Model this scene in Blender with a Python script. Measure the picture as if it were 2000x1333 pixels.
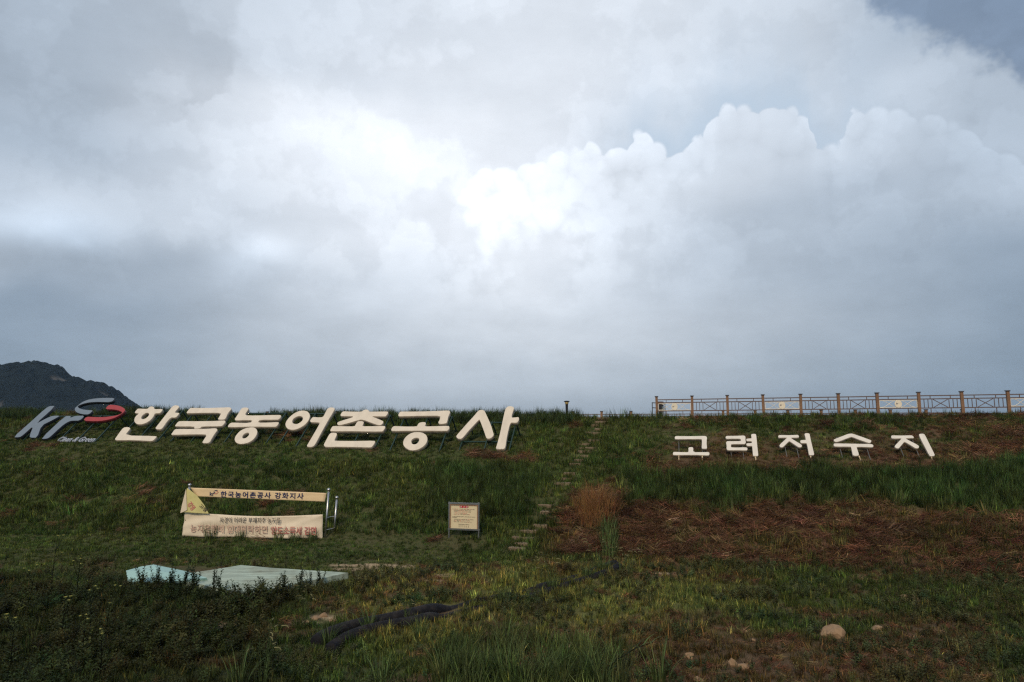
import bpy, bmesh, math, random
import numpy as np
from mathutils import Vector, Matrix

rnd = random.Random(7)
R = math.radians
scene = bpy.context.scene
for o in list(bpy.data.objects):
    bpy.data.objects.remove(o)
COL = scene.collection

# ------------------------------------------------------------------ camera
FPX = 1333.33                       # 24 mm lens on the 2000 px wide photograph
PITCH = math.atan((835 - 666.5) / FPX)
EYE = 4.6
cam_d = bpy.data.cameras.new('camera')
cam_d.lens = 24; cam_d.sensor_width = 36; cam_d.clip_end = 6000; cam_d.clip_start = .05
cam = bpy.data.objects.new('camera', cam_d); COL.objects.link(cam)
cam.location = (0, 0, EYE); cam.rotation_euler = (math.pi / 2 + PITCH, 0, 0)
scene.camera = cam
scene.render.resolution_x = 1024; scene.render.resolution_y = 682

# ------------------------------------------------------------------ sky and sun
SUN_AZ, SUN_EL = R(192), R(38)      # low evening sun behind the camera, slightly left
sun_dir = Vector((math.sin(SUN_AZ) * math.cos(SUN_EL), math.cos(SUN_AZ) * math.cos(SUN_EL), math.sin(SUN_EL)))
sd = bpy.data.lights.new('sun', 'SUN'); sd.energy = 2.0; sd.angle = R(4.0); sd.color = (1, .82, .60)
sun = bpy.data.objects.new('sun', sd); COL.objects.link(sun)
sun.rotation_euler = (-sun_dir).to_track_quat('-Z', 'Y').to_euler()
sun.location = sun_dir * 60

scene.view_settings.view_transform = 'Standard'
scene.view_settings.look = 'None'
scene.view_settings.exposure = 0
scene.view_settings.gamma = 1
scene.cycles.use_denoising = False
scene.cycles.use_adaptive_sampling = True
scene.cycles.adaptive_threshold = .007
scene.cycles.filter_width = 1.3
scene.cycles.max_bounces = 4
scene.cycles.diffuse_bounces = 2
scene.cycles.glossy_bounces = 2
scene.cycles.transmission_bounces = 2
scene.cycles.transparent_max_bounces = 8
scene.cycles.sample_clamp_indirect = 3
scene.cycles.caustics_reflective = False
scene.cycles.caustics_refractive = False

def s2l(c):
    c = c / 255.0
    return c / 12.92 if c <= .04045 else ((c + .055) / 1.055) ** 2.4

world = bpy.data.worlds.new('World'); scene.world = world
world.use_nodes = True
WN, WL = world.node_tree.nodes, world.node_tree.links
WN.clear()

class V:
    """tiny expression helper for scalar node maths in the world tree"""
    def __init__(self, sock): self.s = sock
    @staticmethod
    def op(name, *a, clamp=False):
        n = WN.new('ShaderNodeMath'); n.operation = name; n.use_clamp = clamp
        for i, v in enumerate(a):
            if isinstance(v, V): WL.new(v.s, n.inputs[i])
            else: n.inputs[i].default_value = v
        return V(n.outputs[0])
    def __add__(a, b): return V.op('ADD', a, b)
    def __radd__(a, b): return V.op('ADD', b, a)
    def __sub__(a, b): return V.op('SUBTRACT', a, b)
    def __rsub__(a, b): return V.op('SUBTRACT', b, a)
    def __mul__(a, b): return V.op('MULTIPLY', a, b)
    def __rmul__(a, b): return V.op('MULTIPLY', b, a)

def w_smooth(x, a, b):
    n = WN.new('ShaderNodeMapRange'); n.interpolation_type = 'SMOOTHSTEP'
    WL.new(x.s, n.inputs[0]); n.inputs[1].default_value = a; n.inputs[2].default_value = b
    return V(n.outputs[0])

def w_noise(vec, scale, detail=6, rough=.55):
    n = WN.new('ShaderNodeTexNoise'); WL.new(vec, n.inputs['Vector'])
    n.inputs['Scale'].default_value = scale; n.inputs['Detail'].default_value = detail
    n.inputs['Roughness'].default_value = rough
    return V(n.outputs['Fac'])

def w_gauss(az, el, a0, e0, ra, re):
    dx = (az - a0) * (1 / ra); dy = (el - e0) * (1 / re)
    return V.op('EXPONENT', 0 - (dx * dx + dy * dy))

def w_curve(x, x0, x1, y0, y1, pts):
    xn = V.op('DIVIDE', x - x0, x1 - x0, clamp=True)
    n = WN.new('ShaderNodeFloatCurve')
    c = n.mapping.curves[0]
    P = [((a - x0) / (x1 - x0), (b - y0) / (y1 - y0)) for a, b in pts]
    while len(c.points) < len(P): c.points.new(.5, .5)
    for q, (a, b) in zip(c.points, P):
        q.location = (a, b); q.handle_type = 'VECTOR'
    n.mapping.update()
    WL.new(xn.s, n.inputs['Value'])
    return V(n.outputs[0]) * (y1 - y0) + y0

def azel(u, v):
    """photo pixel -> (azimuth, elevation) in degrees"""
    x = (u - 1000) / FPX; up = (666.5 - v) / FPX
    y = math.cos(PITCH) - up * math.sin(PITCH); z = math.sin(PITCH) + up * math.cos(PITCH)
    return math.degrees(math.atan2(x, y)), math.degrees(math.atan2(z, math.hypot(x, y)))

tc = WN.new('ShaderNodeTexCoord')
lay = WN.new('ShaderNodeMapping'); lay.inputs['Scale'].default_value = (1, 1, 2.6); WL.new(tc.outputs['Generated'], lay.inputs[0])
sx = WN.new('ShaderNodeSeparateXYZ'); WL.new(tc.outputs['Generated'], sx.inputs[0])
DX, DY, DZ = (V(o) for o in sx.outputs)
AZ0 = V.op('ARCTAN2', DX, DY) * (180 / math.pi)
EL0 = V.op('ARCSINE', DZ) * (180 / math.pi)
gen = tc.outputs['Generated']
n1 = w_noise(gen, 5, 2, .6)
off = WN.new('ShaderNodeMapping'); off.inputs['Location'].default_value = (7, 3, 5); WL.new(gen, off.inputs[0])
n2 = w_noise(off.outputs[0], 5, 2, .6)
n3 = w_noise(off.outputs[0], 30, 3, .62)
AZ = AZ0 + (n1 - .5) * 9
EL = EL0 + (n2 - .5) * 6 * w_smooth(EL0, 0, 10)

# rows of cloud cover colour by elevation; columns every 8 degrees of azimuth, then an even sky all round
ROWS = [
 (1,  [150,155,165,172,176,172,163,156,148,138,130], 150),
 (4,  [148,156,171,187,194,195,190,181,169,154,138], 158),
 (8,  [148,159,175,197,209,215,209,190,181,164,144], 168),
 (12, [184,170,188,210,219,238,217,193,181,168,150], 180),
 (16, [190,205,214,228,240,246,226,202,190,188,186], 195),
 (20, [172,190,226,238,243,246,228,216,208,192,182], 200),
 (24, [172,192,222,245,244,239,232,218,210,200,176], 204),
 (28, [176,192,200,224,232,233,234,228,216,180,160], 206),
 (33, [182,198,204,216,224,229,229,225,215,170,160], 206),
]
def sky_col(g, k=1.0):
    b = max(0.0, min(1.0, (246 - g) / 100))
    return (s2l(g - k * (5 + 13 * b)), s2l(g - 1 * b), s2l(g + k * (7 + 10 * b)), 1)
prev = None
for k, (e, vals, rest) in enumerate(ROWS):
    fac = (AZ + 180) * (1 / 360)
    rp = WN.new('ShaderNodeValToRGB'); WL.new(fac.s, rp.inputs[0])
    rp.color_ramp.interpolation = 'B_SPLINE'
    stops = [(-85, rest), (-60, rest)] + [(-40 + 8 * i, g) for i, g in enumerate(vals)] + [(60, rest), (85, rest)]
    els = rp.color_ramp.elements
    while len(els) < len(stops): els.new(.5)
    for j, (a, g) in enumerate(stops):
        els[j].position = (a + 180) / 360
    for j, (a, g) in enumerate(stops):
        els[j].color = sky_col(g, .80 if e < 9 and abs(a) < 25 else (.95 if e < 14 else 1.05))
    if prev is None: prev = rp.outputs[0]
    else:
        m = WN.new('ShaderNodeMix'); m.data_type = 'RGBA'
        f = w_smooth(EL, ROWS[k - 1][0], e)
        WL.new(f.s, m.inputs['Factor']); WL.new(prev, m.inputs['A']); WL.new(rp.outputs[0], m.inputs['B'])
        prev = m.outputs['Result']

# cumulus bank with a crisp upper edge on the right
edge_px = [(880,420),(905,365),(930,338),(1000,326),(1040,322),(1060,312),(1088,300),(1130,292),(1150,278),(1180,296),
           (1198,292),(1225,286),(1236,262),(1262,262),(1285,280),(1310,300),(1345,290),(1362,268),(1385,244),(1418,210),
           (1432,206),(1470,212),(1510,208),(1555,214),(1580,238),(1590,280),(1640,290),(1652,252),(1668,214),
           (1705,212),(1790,224),(1860,238),(1900,262),(1960,300)]
pe = [azel(*p) for p in edge_px]
bub = WN.new('ShaderNodeTexVoronoi'); bub.voronoi_dimensions = '2D'; bub.feature = 'F1'; bub.inputs['Scale'].default_value = .62
cxy = WN.new('ShaderNodeCombineXYZ'); WL.new(AZ0.s, cxy.inputs[0]); WL.new(EL0.s, cxy.inputs[1])
WL.new(cxy.outputs[0], bub.inputs['Vector'])
bubd = V.op('POWER', V(bub.outputs['Distance']), 2.0)
edge = w_curve(AZ0 + (n3 - .5) * 1.0, -10, 42, 5, 32, [(-10, 5), (-6, 11)] + [p for p in pe] + [(42, 14)])
dep = edge + (n3 - .5) * .7 + (.22 - bubd) * 1.5 - EL0          # degrees below the cloud edge
inside = w_smooth(dep, -.08, .30) * w_smooth(AZ0, -6.5, -2.5)
rim = inside * V.op('EXPONENT', V.op('MAXIMUM', dep, 0.0) * -.28)
right_fade = 1 - w_smooth(AZ0, 22, 34)
gap = (1 - inside) * V.op('EXPONENT', V.op('MAXIMUM', 0 - dep, 0.0) * -.30) * w_smooth(AZ0, 4, 14) * right_fade
# grey cloud bank at the upper left, ragged right edge
lp = sorted([(azel(*p)[1], azel(*p)[0]) for p in
             [(478,0),(462,40),(455,70),(474,112),(450,150),(445,186),(400,203),(372,212),(368,238),(310,250),(272,282),(235,310)]])
lx = w_curve(EL0 + (n3 - .5) * 1.5, 18, 36, -45, 0, [(18, -34)] + lp + [(36, -17.5)])
ld = lx + (n3 - .5) * 2.2 + (.22 - bubd) * 1.0 - AZ0
lmask = w_smooth(ld, -.3, .7) * w_smooth(EL0, 20.5, 23.5) * V.op('EXPONENT', V.op('MAXIMUM', ld, 0.0) * -.09)
# dark cloud in the upper right corner
rp_ = sorted([azel(*p) for p in [(1640,-40),(1700,8),(1745,45),(1800,72),(1850,98),(1905,112),(1950,132),(2000,165)]])
rc = w_curve(AZ0 + (n3 - .5) * 2.5, 20, 50, 10, 45, [(20, 40)] + rp_ + [(50, 24)])
rd = EL0 - rc + (n3 - .5) * 2.6 + (n1 - .5) * 2
rmask = w_smooth(rd, -.8, 1.3) * w_smooth(AZ0, 20, 27)

def blob(u, v, ru, rv, amt):
    a, e = azel(u, v)
    return w_gauss(AZ0 + (n1 - .5) * 3, EL0 + (n2 - .5) * 2.5, a, e, ru / 1333 * 57.3, rv / 1333 * 57.3) * amt
gain = 1.10 + rim * (.15 + (.2 - bubd) * .26) - gap * .02 - lmask * .15 - rmask * .10
for a in [(70,442,95,36,.62), (523,488,58,30,.36), (452,522,40,32,.17), (150,482,22,12,.18), (1210,370,70,40,-.05), (640,260,220,60,.05),
          (60,500,170,26,-.16), (1430,440,120,60,-.07), (700,300,120,50,.05), (1240,285,40,22,.10), (1690,470,60,30,-.06)]:
    gain = gain + blob(*a)
gain = gain + (n3 - .5) * .07 + (w_noise(lay.outputs[0], 9, 4, .66) - .5) * (.18 + .16 * (1 - w_smooth(EL0, 6, 16)))
nb = w_noise(gen, 8.5, 5, .58)                      # billows with fairly firm edges
gain = gain + (w_smooth(nb, .46, .53) - .5) * .075 * w_smooth(EL0, 7, 14) + (w_smooth(nb, .56, .60) - .3) * .05 * w_smooth(EL0, 9, 16)
gain = gain + blob(1000, 455, 250, 120, .15) * w_smooth(nb + (.2 - bubd) * .25, .36, .60)
gain = V.op('MAXIMUM', gain, .3)
mul = WN.new('ShaderNodeVectorMath'); mul.operation = 'SCALE'
WL.new(prev, mul.inputs[0]); WL.new(gain.s, mul.inputs['Scale'])
# clear blue air showing through thin gaps in the cover
sky = WN.new('ShaderNodeTexSky'); sky.sky_type = 'NISHITA'; sky.sun_disc = False
sky.sun_elevation = SUN_EL; sky.sun_rotation = SUN_AZ
skm = WN.new('ShaderNodeVectorMath'); skm.operation = 'SCALE'; skm.inputs['Scale'].default_value = .1
WL.new(sky.outputs[0], skm.inputs[0])
mx = WN.new('ShaderNodeMix'); mx.data_type = 'RGBA'
WL.new((gap * .10 + .05).s, mx.inputs['Factor'])
WL.new(mul.outputs[0], mx.inputs['A']); WL.new(skm.outputs[0], mx.inputs['B'])
mg_ = WN.new('ShaderNodeMix'); mg_.data_type = 'RGBA'
WL.new((gap * .80).s, mg_.inputs['Factor']); WL.new(mx.outputs['Result'], mg_.inputs['A']); mg_.inputs['B'].default_value = (s2l(190), s2l(209), s2l(228), 1)
mr_ = WN.new('ShaderNodeMix'); mr_.data_type = 'RGBA'
WL.new((rmask * .85).s, mr_.inputs['Factor']); WL.new(mg_.outputs['Result'], mr_.inputs['A'])
dk = WN.new('ShaderNodeVectorMath'); dk.operation = 'SCALE'; dk.inputs[0].default_value = (s2l(126), s2l(146), s2l(172))
WL.new((gain * 1.0).s, dk.inputs['Scale']); WL.new(dk.outputs[0], mr_.inputs['B'])
bg = WN.new('ShaderNodeBackground'); bg.inputs['Strength'].default_value = 1.0
WL.new(mr_.outputs['Result'], bg.inputs['Color'])
wo = WN.new('ShaderNodeOutputWorld'); WL.new(bg.outputs[0], wo.inputs[0])
world.cycles.sampling_method = 'MANUAL'; world.cycles.sample_map_resolution = 512

# ------------------------------------------------------------------ helpers
def tag(o, label, cat=None, group=None, kind=None):
    o['label'] = label
    if cat: o['category'] = cat
    if group: o['group'] = group
    if kind: o['kind'] = kind
    return o

def empty(name, loc, label, cat, group=None, rz=0):
    o = bpy.data.objects.new(name, None); COL.objects.link(o)
    o.empty_display_size = .2
    o.location = loc; o.rotation_euler = (0, 0, rz)
    return tag(o, label, cat, group)

def link(name, mesh, parent=None, loc=None):
    o = bpy.data.objects.new(name, mesh); COL.objects.link(o)
    if parent is not None:
        o.parent = parent
    if loc is not None: o.location = loc
    return o

def mesh_of(name, verts, faces, mat, smooth=False):
    me = bpy.data.meshes.new(name)
    me.from_pydata([tuple(v) for v in verts], [], faces); me.update()
    if mat: me.materials.append(mat)
    if smooth: me.polygons.foreach_set('use_smooth', [True] * len(me.polygons))
    return me

class MB:
    def __init__(self): self.v, self.f = [], []
    def add(self, v, f):
        k = len(self.v); self.v += [tuple(p) for p in v]; self.f += [tuple(i + k for i in q) for q in f]
        return self
    def box(self, c, d, rot=None):
        d = [x / 2 for x in d]
        P = [Vector((sx * d[0], sy * d[1], sz * d[2])) for sz in (-1, 1) for sy in (-1, 1) for sx in (-1, 1)]
        if rot is not None: P = [rot @ p for p in P]
        c = Vector(c)
        return self.add([p + c for p in P], [(0,2,3,1),(4,5,7,6),(0,1,5,4),(2,6,7,3),(0,4,6,2),(1,3,7,5)])
    def bar(self, a, b, w, h=None, n=0):
        """rectangular (n=0) or round bar from a to b"""
        a, b = Vector(a), Vector(b); h = h or w
        d = (b - a).normalized()
        up = Vector((0, 0, 1)) if abs(d.z) < .95 else Vector((0, 1, 0))
        x = d.cross(up).normalized(); y = x.cross(d).normalized()
        if n == 0: ring = [(-w/2, -h/2), (w/2, -h/2), (w/2, h/2), (-w/2, h/2)]
        else: ring = [(w/2 * math.cos(2*math.pi*i/n), h/2 * math.sin(2*math.pi*i/n)) for i in range(n)]
        m = len(ring)
        V_ = [a + x*p + y*q for p, q in ring] + [b + x*p + y*q for p, q in ring]
        F = [(i, (i+1) % m, (i+1) % m + m, i + m) for i in range(m)] + [tuple(range(m))[::-1], tuple(range(m, 2*m))]
        return self.add(V_, F)
    def tube(self, pts, rads, n=8):
        pts = [Vector(p) for p in pts]
        V_, F = [], []
        for i, p in enumerate(pts):
            d = (pts[min(i+1, len(pts)-1)] - pts[max(i-1, 0)]).normalized()
            up = Vector((0, 0, 1)) if abs(d.z) < .9 else Vector((0, 1, 0))
            x = d.cross(up).normalized(); y = x.cross(d)
            r = rads[i] if hasattr(rads, '__len__') else rads
            V_ += [p + x * r * math.cos(2*math.pi*k/n) + y * r * math.sin(2*math.pi*k/n) for k in range(n)]
        for i in range(len(pts) - 1):
            for k in range(n):
                F.append((i*n + k, i*n + (k+1) % n, (i+1)*n + (k+1) % n, (i+1)*n + k))
        F += [tuple(range(n))[::-1], tuple(range((len(pts)-1)*n, len(pts)*n))]
        return self.add(V_, F)
    def lathe(self, prof, n=16):
        V_, F = [], []
        for r, z in prof:
            V_ += [(r * math.cos(2*math.pi*k/n), r * math.sin(2*math.pi*k/n), z) for k in range(n)]
        for i in range(len(prof) - 1):
            for k in range(n):
                F.append((i*n + k, i*n + (k+1) % n, (i+1)*n + (k+1) % n, (i+1)*n + k))
        F += [tuple(range(n))[::-1], tuple(range((len(prof)-1)*n, len(prof)*n))]
        return self.add(V_, F)
    def mesh(self, name, mat, smooth=False): return mesh_of(name, self.v, self.f, mat, smooth)
    def build(self, name, mat, parent=None, smooth=False, loc=None):
        return link(name, self.mesh(name, mat, smooth), parent, loc)

# ---- materials
def mat_new(name):
    m = bpy.data.materials.new(name); m.use_nodes = True
    return m, m.node_tree.nodes, m.node_tree.links, m.node_tree.nodes['Principled BSDF']

def mat_plain(name, col, rough=.6, metal=0.0, noise=.12, nscale=6.0, dirt=None, bump=0.0, spec=.4, dscale=2.5, dthr=(.55, .75)):
    m, N, L, P = mat_new(name)
    P.inputs['Roughness'].default_value = rough; P.inputs['Metallic'].default_value = metal
    P.inputs['Specular IOR Level'].default_value = spec
    t = N.new('ShaderNodeTexCoord')
    nz = N.new('ShaderNodeTexNoise'); nz.inputs['Scale'].default_value = nscale; nz.inputs['Detail'].default_value = 8
    nz.inputs['Roughness'].default_value = .65
    L.new(t.outputs['Object'], nz.inputs['Vector'])
    mr = N.new('ShaderNodeMapRange'); mr.inputs[3].default_value = 1 - noise; mr.inputs[4].default_value = 1 + noise
    mr.inputs[1].default_value = .25; mr.inputs[2].default_value = .75
    L.new(nz.outputs['Fac'], mr.inputs[0])
    sc = N.new('ShaderNodeVectorMath'); sc.operation = 'SCALE'; sc.inputs[0].default_value = col[:3]
    L.new(mr.outputs[0], sc.inputs['Scale'])
    out = sc.outputs[0]
    if dirt:
        n2_ = N.new('ShaderNodeTexNoise'); n2_.inputs['Scale'].default_value = dscale; n2_.inputs['Detail'].default_value = 10
        n2_.inputs['Roughness'].default_value = .7
        L.new(t.outputs['Object'], n2_.inputs['Vector'])
        r2 = N.new('ShaderNodeMapRange'); r2.inputs[1].default_value = dthr[0]; r2.inputs[2].default_value = dthr[1]
        L.new(n2_.outputs['Fac'], r2.inputs[0])
        mx_ = N.new('ShaderNodeMix'); mx_.data_type = 'RGBA'
        L.new(r2.outputs[0], mx_.inputs['Factor']); L.new(out, mx_.inputs['A']); mx_.inputs['B'].default_value = (*dirt, 1)
        out = mx_.outputs['Result']
    L.new(out, P.inputs['Base Color'])
    if bump:
        b = N.new('ShaderNodeBump'); b.inputs['Strength'].default_value = bump; b.inputs['Distance'].default_value = .02
        L.new(nz.outputs['Fac'], b.inputs['Height']); L.new(b.outputs[0], P.inputs['Normal'])
    return m

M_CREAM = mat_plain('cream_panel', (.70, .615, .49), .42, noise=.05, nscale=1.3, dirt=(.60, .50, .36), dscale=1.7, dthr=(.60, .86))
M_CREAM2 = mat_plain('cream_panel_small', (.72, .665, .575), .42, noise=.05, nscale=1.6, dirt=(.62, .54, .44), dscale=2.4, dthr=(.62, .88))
M_RETURN = mat_plain('cream_side_shaded', (.46, .385, .29), .55, noise=.06, nscale=2)  # face cream taken darker, deepening the shade on the letter sides
M_STEEL = mat_plain('blue_grey_panel', (.15, .19, .235), .45, noise=.08, nscale=2)
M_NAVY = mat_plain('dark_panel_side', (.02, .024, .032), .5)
M_RED = mat_plain('red_panel', (.33, .032, .034), .5, noise=.1, nscale=3)
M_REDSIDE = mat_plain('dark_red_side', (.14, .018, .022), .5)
M_GREENPIPE = mat_plain('dark_green_pipe', (.010, .034, .026), .5, noise=.2)
M_GALV = mat_plain('galvanised_pipe', (.13, .13, .12), .5, metal=.3, noise=.2)
M_TANLEG = mat_plain('cream_leg', (.70, .56, .36), .5)
M_CHROME = mat_plain('stainless_steel', (.46, .46, .46), .32, metal=.95, noise=.1)
M_BANNER = mat_plain('banner_cloth', (.72, .62, .47), .8, noise=.07, nscale=3, dirt=(.50, .38, .28), dscale=1.6, dthr=(.56, .9), bump=.15)
M_BANTOP = mat_plain('banner_board', (.74, .56, .33), .6, noise=.05, nscale=2)
M_FLAP = mat_plain('yellow_cloth', (.62, .56, .24), .8, noise=.15, nscale=3)
M_INK_NAVY = mat_plain('navy_print', (.02, .025, .09), .7)
M_INK_BLACK = mat_plain('black_print', (.05, .04, .035), .7)
M_INK_RED = mat_plain('faded_red_print', (.52, .18, .15), .7)
M_INK_PINK = mat_plain('bleached_red_print', (.56, .38, .29), .7)
M_BOARD = mat_plain('board_face', (.66, .56, .36), .6, noise=.06)
M_SIGNRED = mat_plain('sign_red', (.50, .02, .03), .5)
M_WHITE = mat_plain('white_print', (.8, .78, .74), .6)
M_BROWN = mat_plain('brown_frame', (.24, .14, .08), .6)
M_WOOD = mat_plain('post_wood', (.21, .115, .062), .7, noise=.35, nscale=9, bump=.3)
M_CAP = mat_plain('post_cap', (.06, .05, .05), .6)
M_RAIL = mat_plain('rail_brown', (.115, .072, .055), .55, noise=.2)
M_PANELCREAM = mat_plain('cream_ironwork', (.78, .70, .55), .45)
M_BLACK = mat_plain('black_metal', (.022, .022, .028), .45)
M_AMBER = mat_plain('amber_lens', (.50, .36, .13), .4)
M_DARKRAIL = mat_plain('dark_rail', (.07, .08, .095), .5)
M_GREYPANEL = mat_plain('grey_panel', (.22, .25, .24), .6)
M_STEP = mat_plain('step_stone', (.19, .14, .09), .9, noise=.3, nscale=7, dirt=(.12, .09, .05), dscale=4, dthr=(.5, .72), bump=.5)
M_CONC = mat_plain('slab_concrete', (.40, .48, .39), .9, noise=.16, nscale=2.0, dirt=(.22, .22, .15), dscale=1.1, dthr=(.48, .74), bump=.5)
M_FOAM = mat_plain('pale_blue_board', (.31, .49, .46), .75, noise=.08, nscale=1.5, dirt=(.28, .38, .38), dscale=2, dthr=(.55, .85))
M_PIPE = mat_plain('black_plastic_pipe', (.011, .011, .014), .75, spec=.15, noise=.3, dirt=(.05, .042, .035), dscale=3, dthr=(.5, .8))
M_ROCK = mat_plain('tan_rock', (.27, .175, .10), .95, noise=.3, nscale=6, dirt=(.2, .14, .09), dscale=3, dthr=(.5, .75), bump=.6)
M_HILLROCK = None

# ------------------------------------------------------------------ terrain
TH = R(14)                                   # the dam runs 14 degrees off the picture plane
CT, ST = math.cos(TH), math.sin(TH)
S_DIR = Vector((CT, -ST, 0)); N_DIR = Vector((ST, CT, 0))
N_FOOT, N_CREST = 24.6, 40.4

def hash2(ix, iy, seed):
    h = (ix.astype(np.int64) * 374761393 + iy.astype(np.int64) * 668265263 + seed * 1442695041) & 0xffffffff
    h = ((h ^ (h >> 13)) * 1274126177) & 0xffffffff
    return ((h ^ (h >> 16)) & 0xffff) / 65535.0

def vnoise(x, y, seed=0):
    x, y = np.asarray(x, float), np.asarray(y, float)
    ix, iy = np.floor(x), np.floor(y); fx, fy = x - ix, y - iy
    fx = fx * fx * (3 - 2 * fx); fy = fy * fy * (3 - 2 * fy)
    a, b = hash2(ix, iy, seed), hash2(ix + 1, iy, seed)
    c, d = hash2(ix, iy + 1, seed), hash2(ix + 1, iy + 1, seed)
    return (a * (1 - fx) + b * fx) * (1 - fy) + (c * (1 - fx) + d * fx) * fy

def fbm(x, y, seed=0, oct=4):
    t, a, w = 0, .5, 0
    for k in range(oct):
        t = t + a * vnoise(x * 2 ** k, y * 2 ** k, seed + k); w += a; a *= .55
    return t / w

def sstep(a, b, x):
    t = np.clip((np.asarray(x, float) - a) / (b - a), 0, 1)
    return t * t * (3 - 2 * t)

def height_sn(s, n):
    s, n = np.asarray(s, float), np.asarray(n, float)
    hc = 5.12 + .42 * (1 - sstep(-40, -8, s))
    t = (n - N_FOOT) / (N_CREST - N_FOOT)
    k = .035
    ramp = .5 * (t + np.sqrt(t * t + k * k * 4)) - k * .25                 # soft toe
    ramp = np.clip(ramp, 0, None)
    lip = 1 - .5 * ((1 - ramp) + np.sqrt((1 - ramp) ** 2 + .0012))         # soft lip
    z = hc * np.minimum(ramp, lip + .01)
    z = np.where(n > N_CREST, hc - .45 * sstep(N_CREST, N_CREST + 2.6, n) + .35 * sstep(-4, 3, s - 3.6) * (1 - sstep(N_CREST + 2.4, N_CREST + 3.4, n)) * sstep(N_CREST, N_CREST + 1.4, n), z)
    z = np.where(n > 48, z - 3.4 * sstep(48, 57, n), z)
    und = (fbm(s * .16, n * .16, 3) - .5) * .42 + (fbm(s * .7, n * .7, 9) - .5) * .16
    z = z + und * (1 - .55 * sstep(N_FOOT, N_FOOT + 4, n)) * (1 - sstep(39, 41, n))
    y = n * CT - s * ST
    z = z + 3.0 * (1 - sstep(2.0, 10.0, y)) * (n < 20)                     # bank the camera stands on
    return z

def to_sn(x, y): return x * CT - y * ST, x * ST + y * CT
def to_xy(s, n): return s * CT + n * ST, -s * ST + n * CT
def ground(x, y):
    s, n = to_sn(np.asarray(x, float), np.asarray(y, float))
    return height_sn(s, n)
def g3(x, y, dz=0): return Vector((float(x), float(y), float(ground(x, y)) + dz))

def project(x, y, z):
    d = y * math.cos(PITCH) + (z - EYE) * math.sin(PITCH)
    up = (z - EYE) * math.cos(PITCH) - y * math.sin(PITCH)
    d = np.maximum(d, .01)
    return 1000 + FPX * x / d, 666.5 - FPX * up / d

def ray(u, v):
    x = (u - 1000) / FPX; up = (666.5 - v) / FPX
    return Vector((x, math.cos(PITCH) - up * math.sin(PITCH), math.sin(PITCH) + up * math.cos(PITCH)))
ORG = Vector((0, 0, EYE))

def px_ground(u, v):
    d = ray(u, v)
    t = np.arange(6, 75, .02)
    X, Y, Z = d.x * t, d.y * t, EYE + d.z * t
    hit = np.nonzero(Z < ground(X, Y))[0]
    i = hit[0] if len(hit) else len(t) - 1
    return Vector((X[i], Y[i], float(ground(X[i], Y[i]))))

def px_plane(u, v, p0, nrm):
    d = ray(u, v); t = (p0 - ORG).dot(nrm) / d.dot(nrm)
    return ORG + d * t

# ---- vegetation zones (which kind of growth stands where), from pixel to ground position
def zones(u, v, s, n):
    nz = (fbm(s * .35, n * .35, 21) - .5); nf = (fbm(s * 1.3, n * 1.3, 31) - .5)
    stair = 1015 + (1075 - v) * .612
    right = sstep(15, 70, u - stair + nz * 60)
    yb1 = 930 - (u - 1250) / 750 * 25 + nz * 48 + nf * 16
    yb2 = 984 + (u - 1250) / 750 * 14 + nz * 105 + nf * 40
    yb3 = 1088 + np.clip((u - 1200) / 400, 0, 3) * 27 + nz * 60 + nf * 50
    up_b = right * sstep(1190, 1420, u + nz * 200) * (.22 + .5 * sstep(862, 900, v + nf * 40) + .35 * sstep(1600, 1900, u) + nf * 1.8) * (1 - sstep(-8, 8, v - yb1))
    band = right * sstep(-16, 16, v - yb1) * (1 - sstep(-24, 24, v - yb2)) * sstep(1195, 1230, u)
    low_b = right * sstep(-22, 22, v - yb2) * (1 - sstep(-26, 30, v - yb3)) * (.95 + nf * .8)
    heap = right * sstep(940, 985, v) * (1 - sstep(1075, 1095, v)) * (1 - sstep(1195, 1230, u))
    left = 1 - right
    lpatch = left * sstep(.16, .30, nz + .9 * nf - .10 + .20 * np.exp(-((v - 900) / 14) ** 2) * sstep(650, 800, u)) * .5 * (v < 1060)
    brown = np.clip(np.maximum(np.maximum(up_b, low_b), np.maximum(heap * .9, lpatch)), 0, 1)
    tall = np.clip(band + left * sstep(800, 880, u) * (1 - sstep(-60, -15, u - stair)) * sstep(905, 925, v + nz * 30) * (1 - sstep(1000, 1025, v)), 0, 1)
    fore = sstep(1085, 1125, v + nz * 40)
    dark = fore * np.clip((1 - sstep(420, 760, u + nz * 420 + nf * 160 + (v - 1200) * .4)) * sstep(1110, 1165, v + nz * 60 + nf * 30), 0, 1)  # lower-left weeds, where corner shade is mixed into the growth colour
    olive = fore * (1 - dark) * sstep(640, 760, u) * (1 - sstep(1330, 1560, u + nz * 200)) * (1 - sstep(1235, 1290, v + nz * 40))
    dirt = fore * np.maximum(sstep(1120, 1260, u + nz * 120) * sstep(1190, 1260, v + nz * 160 + nf * 90) * (1 - sstep(1880, 1990, u)) * .9, sstep(.10, .22, nf + nz * .5) * .7)
    return dict(brown=brown, tall=tall, fore=fore, dark=dark, olive=olive, dirt=np.clip(dirt, 0, 1), nz=nz, nf=nf, right=right)

BARE = [(700,1104,75,4),(770,1106,50,3),(872,1124,32,4),(850,1135,22,3),(640,1207,34,7),(600,1216,30,5),(430,1222,45,7),(690,1112,50,3),
        (980,1090,25,3),(1060,1110,35,3),(1130,1262,40,7),(900,1275,30,8),(1290,1120,60,3)]
def bare(u, v, nf):
    b = np.zeros_like(u)
    for cx, cy, rx, ry in BARE:
        b = np.maximum(b, np.exp(-((u - cx) / rx) ** 2 - ((v - cy) / ry) ** 2))
    return sstep(.35, .7, b + nf * .9)

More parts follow.
